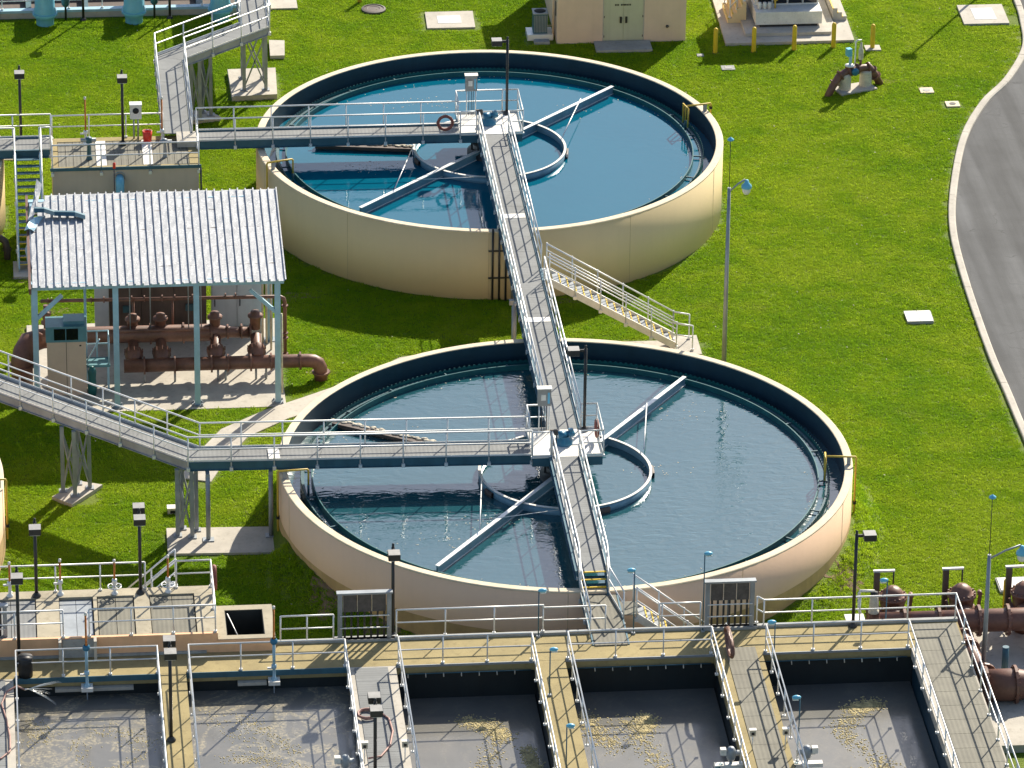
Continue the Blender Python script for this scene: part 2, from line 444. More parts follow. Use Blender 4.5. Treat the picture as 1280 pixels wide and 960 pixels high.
def sludge_mat(name, foam_amt):
    M = bpy.data.materials.new(name); M.use_nodes = True
    t = M.node_tree; N = t.nodes; L = t.links; b = N['Principled BSDF']
    b.inputs['Roughness'].default_value = .12; b.inputs['IOR'].default_value = 1.5
    b.inputs['Coat Weight'].default_value = .6; b.inputs['Coat Roughness'].default_value = .38
    geo = N.new('ShaderNodeNewGeometry')
    def noise(sc, det, ro, dis=0.0):
        n = N.new('ShaderNodeTexNoise'); n.inputs['Scale'].default_value = sc; n.inputs['Detail'].default_value = det; n.inputs['Roughness'].default_value = ro; n.inputs['Distortion'].default_value = dis
        L.new(geo.outputs['Position'], n.inputs['Vector']); return n
    base = noise(.45, 8, .62, .8); veins = noise(.42, 5, .55, 1.6); fine = noise(9, 4, .65)
    cr = N.new('ShaderNodeValToRGB')
    cr.color_ramp.elements[0].position = .32; cr.color_ramp.elements[0].color = (.118,.116,.104,1)
    cr.color_ramp.elements[1].position = .70; cr.color_ramp.elements[1].color = (.165,.156,.136,1)
    L.new(base.outputs['Fac'], cr.inputs[0])
    # creamy veins of foam: thin bands of a warped noise
    sub = N.new('ShaderNodeMath'); sub.operation = 'SUBTRACT'; sub.inputs[1].default_value = .5
    L.new(veins.outputs['Fac'], sub.inputs[0])
    ab = N.new('ShaderNodeMath'); ab.operation = 'ABSOLUTE'; L.new(sub.outputs[0], ab.inputs[0])
    mr = N.new('ShaderNodeMapRange'); mr.inputs[1].default_value = .0; mr.inputs[2].default_value = .06; mr.inputs[3].default_value = 1; mr.inputs[4].default_value = 0
    L.new(ab.outputs[0], mr.inputs[0])
    fm = N.new('ShaderNodeMapRange'); fm.inputs[1].default_value = .40; fm.inputs[2].default_value = .62
    L.new(fine.outputs['Fac'], fm.inputs[0])
    mu = N.new('ShaderNodeMath'); mu.operation = 'MULTIPLY'; L.new(mr.outputs[0], mu.inputs[0]); L.new(fm.outputs[0], mu.inputs[1])
    m2 = N.new('ShaderNodeMath'); m2.operation = 'MULTIPLY'; m2.inputs[1].default_value = foam_amt; L.new(mu.outputs[0], m2.inputs[0])
    mx = N.new('ShaderNodeMix'); mx.data_type = 'RGBA'; mx.inputs[7].default_value = (.42,.36,.23,1)
    L.new(m2.outputs[0], mx.inputs[0]); L.new(cr.outputs[0], mx.inputs[6]); L.new(mx.outputs[2], b.inputs['Base Color'])
    ad = N.new('ShaderNodeMath'); ad.operation = 'ADD'; L.new(m2.outputs[0], ad.inputs[0]); L.new(fine.outputs['Fac'], ad.inputs[1])
    bp = N.new('ShaderNodeBump'); bp.inputs['Strength'].default_value = .12; bp.inputs['Distance'].default_value = .02
    L.new(ad.outputs[0], bp.inputs['Height']); L.new(bp.outputs[0], b.inputs['Normal'])
    return M
M_sludgeA = sludge_mat('foamy_brown_water', .9); M_sludgeB = sludge_mat('grey_brown_water', .12)

def asphalt_mat():
    M = mat('asphalt', (.085,.086,.086), .9, var=.16, scale=.22, bump=.3, bscale=30, spots=.15)
    t = M.node_tree; N = t.nodes; L = t.links; b = N['Principled BSDF']
    src = b.inputs['Base Color'].links[0].from_socket
    geo = N.new('ShaderNodeNewGeometry')
    mp = N.new('ShaderNodeMapping'); mp.inputs['Scale'].default_value = (1.6,.09,1)
    L.new(geo.outputs['Position'], mp.inputs[0])
    n = N.new('ShaderNodeTexNoise'); n.inputs['Scale'].default_value = .9; n.inputs['Detail'].default_value = 6
    L.new(mp.outputs[0], n.inputs['Vector'])
    r_ = N.new('ShaderNodeMapRange'); r_.inputs[1].default_value = .35; r_.inputs[2].default_value = .68; r_.inputs[3].default_value = .72; r_.inputs[4].default_value = 1.35
    L.new(n.outputs['Fac'], r_.inputs[0])
    mx = N.new('ShaderNodeMix'); mx.data_type = 'RGBA'; mx.blend_type = 'MULTIPLY'; mx.inputs[0].default_value = 1
    L.new(src, mx.inputs[6]); L.new(r_.outputs[0], mx.inputs[7])
    v = N.new('ShaderNodeTexVoronoi'); v.feature = 'DISTANCE_TO_EDGE'; v.inputs['Scale'].default_value = .35
    wn = N.new('ShaderNodeTexNoise'); wn.inputs['Scale'].default_value = 1.1; wn.inputs['Detail'].default_value = 5
    ws = N.new('ShaderNodeVectorMath'); ws.operation = 'MULTIPLY_ADD'; ws.inputs[1].default_value = (1.4,1.4,1.4)
    L.new(geo.outputs['Position'], wn.inputs['Vector']); L.new(wn.outputs['Color'], ws.inputs[0]); L.new(geo.outputs['Position'], ws.inputs[2])
    L.new(ws.outputs[0], v.inputs['Vector'])
    vr = N.new('ShaderNodeMapRange'); vr.inputs[1].default_value = .004; vr.inputs[2].default_value = .016; vr.inputs[3].default_value = .55; vr.inputs[4].default_value = 0
    L.new(v.outputs['Distance'], vr.inputs[0])
    cm = N.new('ShaderNodeMath'); cm.operation = 'MULTIPLY'
    cn = N.new('ShaderNodeMapRange'); cn.inputs[1].default_value = .5; cn.inputs[2].default_value = .62
    L.new(n.outputs['Fac'], cn.inputs[0]); L.new(vr.outputs[0], cm.inputs[0]); L.new(cn.outputs[0], cm.inputs[1])
    m2 = N.new('ShaderNodeMix'); m2.data_type = 'RGBA'; m2.inputs[7].default_value = (.03,.03,.03,1)
    L.new(cm.outputs[0], m2.inputs[0]); L.new(mx.outputs[2], m2.inputs[6]); L.new(m2.outputs[2], b.inputs['Base Color'])
    return M
M_road = asphalt_mat()

# ---------------------------------------------------------------- the ground
ZG = [(-60,.30),(-12,.32),(-9,.30),(5,.24),(9,.18),(14,.0),(90,0)]
BERM = [(-20,.10),(-9.5,.12),(-6.6,.48),(-4,.82),(2.5,.80),(7,.35),(10,.0),(20,0)]
def ramp(tab, v):
    for (a, za), (b, zb) in zip(tab, tab[1:]):
        if a <= v <= b:
            t = (v-a)/(b-a); t = t*t*(3-2*t); return za+(zb-za)*t
    return tab[0][1] if v < tab[0][0] else tab[-1][1]
def zg(u, v):
    """lawn height: nearly level, with soil banked against the nearer tank"""
    z = ramp(ZG, v)
    d = math.hypot(u, v)-10.7
    t = min(1, max(0, 1-d/1.3)); t = t*t*(3-2*t)
    if u < -10.5 and -2.6 < v < 1.6: t *= min(1, max(0, abs(v+.5)-1.1))
    return z + ramp(BERM, v)*t
def G(u, v, dz=0.0): return (u, v, zg(u, v)+dz)

lawn = MB()
xs = [-1500,-400,-120,-60] + [-34+.5*i for i in range(0, 157)] + [70,130,400,1500]
ys = [-1500,-400,-120,-60] + [-34+.5*i for i in range(0, 213)] + [100,140,400,1500]
lv = [(x, y, zg(x, y)) for y in ys for x in xs]
nx = len(xs)
lawn.add(lv, [(j*nx+i, j*nx+i+1, (j+1)*nx+i+1, (j+1)*nx+i) for j in range(len(ys)-1) for i in range(nx-1)], True)
tag(lawn.build('lawn', M_lawn), kind='structure')

# road with a raised concrete kerb
def cr_spline(pts, k=8):
    out = []
    P = [pts[0]] + list(pts) + [pts[-1]]
    for i in range(1, len(P)-2):
        a, b, c, d = (Vector((*p, 0)) for p in P[i-1:i+3])
        for j in range(k):
            t = j/k
            q = .5*((2*b) + (c-a)*t + (2*a-5*b+4*c-d)*t*t + (3*b-a-3*c+d)*t**3)
            out.append((q.x, q.y))
    out.append(tuple(pts[-1])[:2])
    return out
KP = [(18.9,-60),(18.55,-10),(18.51,5.83),(18.53,11.25),(18.57,16.15),(18.75,22.03),(19.06,26.51),(19.77,30.7),(21.16,36.32),(22.74,40.32),(24.29,43.02),(25.72,46.56),(26.21,49.67),(26.41,52.66),(26.6,60),(26.9,90)]
kc = cr_spline(KP, 8)
def off(path, d):
    out = []
    for i, p in enumerate(path):
        a = path[max(0, i-1)]; b = path[min(len(path)-1, i+1)]
        t = Vector((b[0]-a[0], b[1]-a[1])).normalized()
        out.append((p[0]+t.y*d, p[1]-t.x*d))
    return out
rd = MB()
inner = off(kc, .30); outer = off(kc, 7.6)
vs = []; fs = []
for i, (a, b) in enumerate(zip(inner, outer)):
    for k in range(5):
        q = lerp(a, b, k/4); vs.append((q[0], q[1], zg(q[0], q[1])+.02))
for i in range(len(inner)-1):
    for k in range(4): fs.append((i*5+k, i*5+k+1, (i+1)*5+k+1, (i+1)*5+k))
rd.add(vs, fs)
tag(rd.build('road', M_road), kind='structure')
def kerb_mesh(path, wd, h):
    kb = MB(); prof = [(0,-.1),(0,h-.02),(.03,h),(wd-.06,h),(wd,h-.05),(wd+.02,-.1)]
    offs = [off(path, o) for o, _ in prof]
    for i in range(len(path)):
        for j, (o, z) in enumerate(prof):
            p = offs[j][i]; kb.v.append((p[0], p[1], zg(p[0], p[1])+z))
    k = len(prof)
    for i in range(len(path)-1):
        for j in range(k-1):
            kb.f.append((i*k+j, i*k+j+1, (i+1)*k+j+1, (i+1)*k+j)); kb.sm.append(False)
    return kb
kroot = bpy.data.objects.new('kerb', None); C.objects.link(kroot); tag(kroot, kind='structure')
def kerb_run(path):
    seg = []; acc = 0.0
    for i, p in enumerate(path):
        if seg: acc += math.hypot(p[0]-seg[-1][0], p[1]-seg[-1][1])
        seg.append(p)
        if acc > 2.9 or i == len(path)-1:
            if len(seg) > 1: kerb_mesh(seg, .30, .14+random.uniform(-.006,.006)).build('kerb_stone', M_conc, kroot)
            d = Vector((seg[-1][0]-seg[-2][0], seg[-1][1]-seg[-2][1])).normalized()*.014
            seg = [(p[0]+d.x, p[1]+d.y)]; acc = 0.0
def densify(path, s):
    out = []
    for a, b in zip(path, path[1:]):
        k = max(1, int(math.hypot(b[0]-a[0], b[1]-a[1])/s))
        out += [(a[0]+(b[0]-a[0])*i/k, a[1]+(b[1]-a[1])*i/k) for i in range(k)]
    return out+[path[-1]]
kerb_run(densify([p for p in kc if -26 < p[1] < 62], 1.0))

# paths
def slab_path(name, poly, th=.06):
    n = 10
    mb = MB()
    z0 = min(zg(*p) for p in poly)
    mb.prism([p for p in poly], z0-.3, max(zg(*p) for p in poly)+th)
    o = mb.build(name, M_concY if False else M_conc); tag(o, kind='structure'); return o
# footpath running diagonally between the shelter and the near tank, following the ground
fp = MB()
pl = [(-13.6,4.8),(-12.9,6.8),(-11.9,8.9),(-10.2,10.5),(-8.6,11.7),(-7.0,12.9),(-5.5,14.3),(-4.7,15.1),(-2.0,15.9),(3.0,15.9),(6.6,15.9)]
pr = off(pl, .62); pq = off(pl, -.62)
for i in range(len(pl)):
    for p in (pq[i], pr[i]):
        for z in (-.2, .05): fp.v.append((p[0], p[1], zg(*p)+z))
for i in range(len(pl)-1):
    a = i*4; b = a+4
    for f in ((a+1,a+3,b+3,b+1),(a,a+1,b+1,b),(a+3,a+2,b+2,b+3)): fp.f.append(f); fp.sm.append(False)
fp.f.append((0,2,3,1)); fp.sm.append(False)
tag(fp.build('path', M_conc), kind='structure')
tag(MB().prism([(-11.9,12.2),(-9.0,11.0),(-9.6,9.8),(-12.6,11.0)], -.1, zg(-10.5,11)+.056).build('path', M_conc), kind='structure') if False else None

# bare soil patches in the lawn (one sheet each, 6 mm over the turf)
def soil(u, v, ru, rv, seed):
    rnd = random.Random(seed); n = 22; mb = MB()
    pts = [(u+math.cos(2*PI*i/n)*ru*rnd.uniform(.55,1.1), v+math.sin(2*PI*i/n)*rv*rnd.uniform(.55,1.1)) for i in range(n)]
    mb.v = [(p[0], p[1], zg(*p)+.012) for p in pts] + [(u, v, zg(u, v)+.02)]
    mb.f = [(i, (i+1) % n, n) for i in range(n)]; mb.sm = [False]*n
    tag(mb.build('bare_soil', M_soil), kind='structure')
for i, a in enumerate([(-9.2,-5.9,.8,1.3),(-7.4,-8.3,1.0,.7),(9.6,-5.6,.9,.8),(-9.0,21.9,1.3,.5),(2.0,20.7,1.6,.35),(18.6,43.2,1.5,.25),(-8.2,14.6,.7,.4),(-19.6,24.4,.7,.6),(-18.7,21.0,1.1,.7)]): soil(*a, i)

# ---------------------------------------------------------------- circular settling tanks
ZR, ZW = 3.03, 2.30
def tank(cu, cv, rad, label, pmat, near, full=True):
    T = thing('settling_tank', label, 'tank', (cu, cv, 0), group='round settling tanks')
    n = 128
    ri = rad-.30
    MB().lathe([(ri+.02,-.6),(ri+.02,ZR-.02),(rad,ZR-.02),(rad,-.6)], n=n, closed=True).build('wall', pmat, T)
    MB().lathe([(ri-.006,ZR-.03),(ri-.006,ZR),(ri+.02,ZR+.012),(rad-.02,ZR+.012),(rad+.006,ZR-.006),(rad+.006,ZR-.05)], n=n, smooth=False).build('coping', M_rim, T)
    MB().lathe([(ri,ZR-.031),(ri,1.0)], n=n).build('inner_coating', M_coat, T)
    if near:
        MB().lathe([(rad+.004,-.5),(rad+.004,1.30)], n=n).build('paint_band', M_band, T)
    jm = MB().box(rad-.02,rad+.0025,-.008,.008,-.3,ZR-.06).mesh('wall_joint', M_joint)
    for i in range(10 if full else 0): inst('wall_joint', jm, T, (0,0,0), 2*PI*(i+.35)/10)
    rw = rad-.90; rb = rad-1.26
    # overflow channel round the inside of the wall: floor and inner wall
    MB().lathe([(ri,2.02),(rw+.05,2.02),(rw+.05,2.36),(rw-.07,2.36),(rw-.07,1.4)], n=n, smooth=False).build('overflow_channel', M_tealD, T)
    # toothed weir plate
    nt_ = 300 if full else 120
    wp = MB()
    for i in range(nt_):
        a0 = 2*PI*i/nt_; a1 = 2*PI*(i+.5)/nt_; a2 = 2*PI*(i+1)/nt_
        for r_ in (rw+.06, rw+.075):
            wp.v += [(r_*math.cos(a), r_*math.sin(a), z) for a, z in ((a0,2.25),(a2,2.25),(a2,2.46),(a1+.003,2.53),(a1-.003,2.53),(a0,2.46))]
        o = len(wp.v)-12
        wp.f += [tuple(o+k for k in (5,4,3,2,1,0)), tuple(o+6+k for k in range(6)), (o+3,o+4,o+10,o+9)]; wp.sm += [False]*3
    wp.build('weir_plate', M_teal if full else M_tealD, T)
    MB().lathe([(rb-.022,2.15),(rb-.022,2.52),(rb+.022,2.52),(rb+.022,2.15)], n=n, closed=True, smooth=False).build('scum_baffle', M_teal, T)
    bm_ = MB().box(rb+.02, rw-.02, -.03, .03, 2.38, 2.43).mesh('baffle_bracket', M_tealD)
    for i in range(24 if full else 0):
        inst('baffle_bracket', bm_, T, (0,0,0), 2*PI*(i+.5)/24)
    wm = M_waterN if near else M_waterF
    wt = MB().lathe([(rw-.02,0),(0,0)], (cu, cv, ZW), n=96, smooth=False).build('water', wm)
    tag(wt, kind='structure')
    wc = MB().lathe([(ri,0),(rw+.05,0)], (cu, cv, 2.10), n=96, smooth=False).build('water', wm)
    tag(wc, kind='structure')
    return T
FU, FV = 0.0, 30.85
RN, RF = 10.7, 9.862
tank(0, 0, RN, 'nearer round tank, pinkish tan wall with a darker band along its foot', M_pink, True)
tf = tank(FU, FV, RF, 'farther round tank of plain olive tan with dark pipes up its front', M_tan, False)
tank(-30.3, 30.85, RF, 'sliver of a round tan tank at the left edge beside the long metal stair', M_tan, False, False)
tank(-31.55, 0, RN, 'sliver of a round pinkish tank at the left edge, yellow pipe on its wall', M_pink, True, False)
# riser pipes clamped on the front of the far tank
for k, du in enumerate((-.62,-.35,-.08,.20)):
    u0 = -.15+du; v0 = FV-math.sqrt(RF**2-u0**2)-.07
    MB().tube([(u0-FU,v0-FV,0.0),(u0-FU,v0-FV,3.2)], .045 if k < 3 else .06, 8).build('riser_pipe', M_dark if k < 3 else M_steel, tf)
for z in (1.0,2.2):
    MB().beam((-.95,-RF-.03,z),(.25,-RF-.03,z), .05, .06).build('pipe_clamp', M_dark, tf)

tn = [o for o in C.objects if o.name == 'settling_tank'][0]
MB().tube([(-.30,-10.76,.2),(-.30,-10.76,2.95)], .035, 8).build('riser_pipe', M_rust, tn)
MB().box(-.12,.30,-10.95,-10.72,2.45,2.62).build('conduit_box', M_steel, tn)
# turning skimmers
def skimmer(cu, cv, ang, r_out, label, trough):
    T = thing('surface_skimmer', label, 'skimmer', (cu, cv, 0), group='turning surface skimmers')
    d = Vector((math.cos(ang), math.sin(ang), 0))
    for sgn in (1, -1):
        r0 = 2.0 if sgn > 0 else .5
        p0 = d*sgn*r0; p1 = d*sgn*r_out
        a = MB().beam((p0.x,p0.y,2.47), (p1.x,p1.y,2.47), .06, .36).build('skimmer_arm', M_skim, T)
        MB().beam((p0.x,p0.y,2.665), (p1.x,p1.y,2.665), .16, .03).build('top_flange', M_alu, a)
        MB().beam((p0.x,p0.y,2.31), (p1.x,p1.y,2.33), .12, .03).build('bottom_flange', M_alu, a)
    MB().lathe([(3.17,2.1),(3.17,2.58),(3.23,2.58),(3.23,2.1)], n=72, closed=True).build('feed_well', M_skim, T)
    MB().lathe([(3.15,2.583),(3.15,2.61),(3.25,2.61),(3.25,2.583)], n=72, closed=True, smooth=False).build('feed_well_rim', M_white, T)
    # struts that tie the well to the arms
    for sgn in (1, -1):
        q = d*sgn*6.3; e = Vector((math.cos(ang-sgn*.62), math.sin(ang-sgn*.62), 0)) * 3.25
        if sgn < 0: e = Vector((math.cos(ang+PI-.75), math.sin(ang+PI-.75), 0))*3.25
        MB().tube([(q.x,q.y,2.80),(e.x,e.y,2.82)], .025, 6).build('tie_rod', M_alu, T)
    q = d*-5.2; e = Vector((.4,-3.1,0))
    MB().tube([(q.x,q.y,2.80),(e.x,e.y,2.60)], .014, 5).build('tie_rod', M_alu, T)
    MB().lathe([(.95,1.8),(.95,2.48),(.55,2.55),(.55,3.05)], n=24).build('drive_cage', M_dark, T)
    cg = MB()
    for k in range(8):
        a = 2*PI*k/8; cg.beam((.75*math.cos(a),.75*math.sin(a),2.3),(.75*math.cos(a),.75*math.sin(a),3.3),.08,.08)
    cg.lathe([(.80,2.85),(.80,2.95),(.70,2.95),(.70,2.85)], n=20, closed=True)
    cg.build('cage_bars', M_dark, T)
    for k, (a, b) in enumerate(((.35,.62),(-1.05,-.85),(2.55,2.7),(-2.3,-2.1))):
        MB().lathe([(3.24,2.20),(3.24,2.50),(3.34,2.50),(3.34,2.20)], n=6, closed=True, a0=a+ang, a1=b+ang).build('well_flap', M_rustD, T)
    sx0, sy0, sx1, sy1 = trough
    MB().beam((sx0-cu,sy0-cv,2.44),(sx1-cu,sy1-cv,2.42), .40, .14).build('scum_beach', M_rustD, T)
    rg = random.Random(int(cv*7)+3); mb = MB()
    for k in range(46):
        t = k/45; jx = sx0+(sx1-sx0)*t-cu; jy = sy0+(sy1-sy0)*t-cv
        mb.ball((jx+rg.uniform(-.08,.08), jy+rg.uniform(.0,.16), 2.52), rg.uniform(.08,.16), rg.uniform(.05,.1), rg.uniform(.02,.05), 7, 4)
    o = mb.build('scum_crust', M_scum, T); o['kind'] = 'stuff'
    return T
skimmer(0, 0, math.atan2(7.64,5.46), 9.33, 'long blue grey skimmer arm and ring turning on the nearer, rippled tank', (-8.3,4.95,-4.4,2.6))
skimmer(FU, FV, math.atan2(6.2,5.94), 8.55, 'long blue grey skimmer arm and ring turning on the farther, smooth blue tank', (-7.3,FV+1.05,-3.25,FV+.45))

# flecks of scum drifting on the clear water
def flecks(cu, cv, rmax, n, seed, spots):
    rg = random.Random(seed); mb = MB()
    for _ in range(n):
        if rg.random() < .45:
            a = rg.uniform(0, 2*PI); q = rmax-abs(rg.gauss(0,.25)); x, y = q*math.cos(a), q*math.sin(a)
        else:
            sx, sy, sg = rg.choice(spots); x, y = sx+rg.gauss(0,sg), sy+rg.gauss(0,sg*.5)
        if math.hypot(x, y) > rmax: continue
        s_ = rg.uniform(.012,.035)
        mb.cbox((cu+x,cv+y,ZW+.004), s_*2.2, s_, .008, rg.uniform(0,PI))
    tag(mb.build('scum_flecks', M_scum), 'thin pale scum flecks drifting on the %s tank water' % ('nearer' if cv < 5 else 'farther'), 'scum', kind='stuff')
flecks(0, 0, RN-1.32, 260, 8, [(-6.5,4.2,.9),(-3,-3.6,.6),(4.5,5.5,1.2),(3.6,.5,.5),(-5,-5,.8)])
flecks(FU, FV, RF-1.32, 220, 9, [(-3.2,6.0,.8),(-1.5,5.6,.6),(3.8,4.5,.9),(-5,-1.2,.7)])
# yellow spray pipes bent over the tank rims
def rim_pipe(cu, cv, rad, a, label, frame=False, low=.9):
    T = thing('rim_pipe', label, 'pipe', (cu, cv, 0), group='yellow pipes bent over the tank rims')
    d = Vector((math.cos(a), math.sin(a), 0)); t = Vector((-d.y, d.x, 0))
    def P(r_, z, s=0): q = d*r_+t*s; return (q.x, q.y, z)
    pm = M_yelP
    MB().tube([P(rad+.12,low),P(rad+.12,3.30),P(rad+.08,3.36),P(rad-.98,3.36),P(rad-1.03,3.30),P(rad-1.03,2.7)], .038, 8).build('pipe', pm, T)
    MB().tube([P(rad-1.03,2.72),P(rad-1.03,2.32)], .045, 8).build('dip_tube', M_tealD, T)
    q = P(rad-.15, 3.19)
    MB().cbox((q[0],q[1],3.19), .14, .10, .30, a).build('rim_clamp', M_steel, T)
    if frame:
        MB().tube([P(rad-1.03,2.5,-.3),P(rad-1.03,3.36,-.3),P(rad-1.03,3.36,.3),P(rad-1.03,2.5,.3)], .035, 6).build('loop_frame', pm, T)
    MB().lathe([(.07,0),(.07,.12)], P(rad+.12, low+.5), n=8).build('valve', M_blk, T)
    return T
rim_pipe(0, 0, RN, PI+.085, 'yellow pipe bent over the left rim of the nearer tank')
rim_pipe(0, 0, RN, -.115, 'yellow pipe bent over the right rim of the nearer tank', True)
rim_pipe(FU, FV, RF, PI+.29, 'yellow pipe bent over the left rim of the farther tank')
rim_pipe(FU, FV, RF, .235, 'yellow pipe with a square loop on the right rim of the farther tank', True, 2.6)
rim_pipe(-31.55, 0, RN, -.08, 'yellow pipe at the left edge of the photo, bent over the cut-off tank', False, .9)

# ---------------------------------------------------------------- walkways
POST = MB().tube([(0,0,-.30),(0,0,1.06)], .028, 6).add([], []).mesh('post', M_alu)
POSTF = MB().tube([(0,0,.0),(0,0,1.06)], .028, 6).cbox((0,0,.03), .11, .11, .06).mesh('post', M_alu)
CL = MB().cbox((0,0,-.26), .13, .13, .14)
POSTS = MB().tube([(0,0,-.30),(0,0,1.06)], .028, 6)
POSTS.add(CL.v, CL.f)
POST = POSTS.mesh('post', M_alu)
def resample(pts, step):
    """points along a polyline about every step, ends kept"""
    out = []
    for a, b in zip(pts, pts[1:]):
        a, b = Vector(a), Vector(b); L_ = (b-a).length; k = max(1, round(L_/step))
        for i in range(k): out.append(tuple(a+(b-a)*i/k))
    out.append(tuple(pts[-1]))
    return out
def railing(parent, pts, post=None, step=1.55, name='railing', toe=True, skip_ends=False, material=None, rails=(1.06,.56), endcap=True):
    """rails as one part, each post a sub-part; pts are deck-level points"""
    mb = MB()
    mb.tube([(p[0],p[1],p[2]+rails[0]) for p in pts], .032, 6)
    for h in rails[1:]:
        m2_ = mb if len(rails) < 3 else MB()
        m2_.tube([(p[0],p[1],p[2]+h) for p in pts], .026, 6)
        if len(rails) > 2: m2_.build('lower_rail', material or M_alu, parent)
    o = mb.build(name, material or M_alu, parent)
    if toe:
        for a, b in zip(pts, pts[1:]):
            MB().beam((a[0],a[1],a[2]+.06),(b[0],b[1],b[2]+.06), .012, .10).build('toe_board', material or M_alu, o)
    rp = resample(pts, step)
    for p in rp:
        inst('post', post or POST, o, p)
    return o

def walkway(label, pts, width, z_list=None, panel=1.5, girder=.36, group='raised metal walkways', gmat=None, rails=('L','R'), deck='Y', pmat=None, rail_pts=None, name='walkway', step=1.55):
    """pts: centre line at deck level; grating panels, two girders, a railing along each side"""
    T = thing(name, label, 'walkway', group=group)
    pts = [Vector(p) for p in pts]
    n = len(pts)
    def side(s, extra=0.0):
        out = []
        for i, p in enumerate(pts):
            d0 = (p-pts[i-1]) if i > 0 else (pts[1]-p)
            d1 = (pts[i+1]-p) if i < n-1 else (p-pts[i-1])
            d0 = Vector((d0.x,d0.y,0)).normalized(); d1 = Vector((d1.x,d1.y,0)).normalized()
            m_ = (d0+d1).normalized(); k = 1/max(.4, m_.dot(d0))
            nrm = Vector((-m_.y, m_.x, 0))
            out.append(p + nrm*s*(width/2+extra)*k)
        return out
    Lp, Rp = side(1), side(-1)
    for i in range(n-1):
        L_ = (pts[i+1]-pts[i]).length; k = max(1, round(L_/panel))
        for j in range(k):
            t0, t1 = j/k, (j+1)/k; g = .006/L_*1.0
            q = [Rp[i].lerp(Rp[i+1], t0+g), Rp[i].lerp(Rp[i+1], t1-g), Lp[i].lerp(Lp[i+1], t1-g), Lp[i].lerp(Lp[i+1], t0+g)]
            vs = [(p.x,p.y,p.z-.035) for p in q]+[(p.x,p.y,p.z) for p in q]
            MB().add(vs, [(3,2,1,0),(4,5,6,7),(0,1,5,4),(1,2,6,5),(2,3,7,6),(3,0,4,7)]).build('grating_panel', pmat or (M_gratY if deck == 'Y' else M_grat), T)
    for s in (1,-1):
        gl = side(s, .045)
        for i in range(n-1):
            a, b = gl[i], gl[i+1]; dz = -girder/2+.03
            g = MB().beam((a.x,a.y,a.z+dz),(b.x,b.y,b.z+dz), .06, girder)
            d = (b-a).normalized(); nr = Vector((-d.y,d.x,0))*s*.04
            for zz in (.02, .02-girder+.02):
                g.beam((a.x+nr.x,a.y+nr.y,a.z+zz+.012),(b.x+nr.x,b.y+nr.y,b.z+zz+.012), .10, .024)
            g.build('girder', (gmat[min(i, len(gmat)-1)] if isinstance(gmat, list) else gmat) or M_girder, T)
    for k_, (sname, s) in enumerate((('L',1),('R',-1))):
        if sname in rails:
            rp = side(s, .10)
            if rail_pts and sname in rail_pts: rp = rail_pts[sname]
            railing(T, [tuple(p) for p in rp], step=step)
    return T, Lp, Rp
ZD = 3.45
# far tank: bridge to the left, centre platform, long bridge to the near tank
Wf, _, _ = walkway('straight level bridge from the far tank centre leftwards, red ring on its rail', [(-12.35,FV-.1,ZD),(-1.3,FV-.1,ZD)], 1.0, deck='X')
Wc, _, _ = walkway('long straight bridge joining the centres of the two tanks', [(.1,FV-.7,ZD),(.1,16.55,ZD),(.1,15.1,ZD),(.1,1.65,ZD)], 1.05,
    rails=('R',))
# right-hand railing with a gap where the side stair joins
railing(Wc, [(.725,FV-.7,ZD),(.725,16.35,ZD)])
railing(Wc, [(.725,15.15,ZD),(.725,1.65,ZD)])
for vv in (21.4, 11.3):
    MB().box(-.4,.6,vv,vv+.42,ZD+.004,ZD+.012).build('deck_plate', M_white, Wc)
for u in (-.55,.75):
    MB().tube([(u,14.2,-.1),(u,14.2,3.03)], .10, 10).build('support_column', M_steel, Wc)
MB().beam((-.75,14.2,3.0),(.95,14.2,3.0),.16,.2).build('cross_beam', M_steel, Wc)
# near platform to the basins: level part, three steps, ramp deck
Wd, _, _ = walkway('bridge over the front of the near tank with three yellow edged steps at its end', [(-.08,-.65,ZD),(-.08,-9.95,ZD)], .95, rails=())
for i in range(3):
    z = ZD-.17*(i+0); v = -9.95-.26*i
    st = MB().box(-.55,.42,v-.26,v-.005,z-.20,z-.17 if False else z-.165).build('step', M_navy if False else M_tealD, Wd)
    MB().box(-.55,.42,v-.03,v+.03,z-.03,z+.01).build('nosing', M_yel, st)
for j in range(4):
    v0 = -10.75-.95*j
    MB().box(-.47,.68,v0-.94,v0,2.90,2.94).build('grating_panel', M_gratD, Wd)
for s, u in ((1,-.57),(-1,.44)):
    railing(Wd, [(u,-.65,ZD),(u,-9.9,ZD),(u,-10.7,2.94),(u if s > 0 else .75,-12.6 if s < 0 else -13.9,2.94)])
for u in (-.52,.73):
    MB().beam((u,-10.7,2.78),(u,-14.5,2.78),.06,.3).build('girder', M_girder, Wd)
for u in (-.55,.40):
    MB().beam((u,-9.9,3.3),(u,-10.8,2.8),.05,.3).build('stringer', M_girder, Wd)
for u in (-.45,.6): MB().tube([(u,-12.4,.1),(u,-12.4,2.8)], .07, 8).build('support_column', M_steel, Wd)
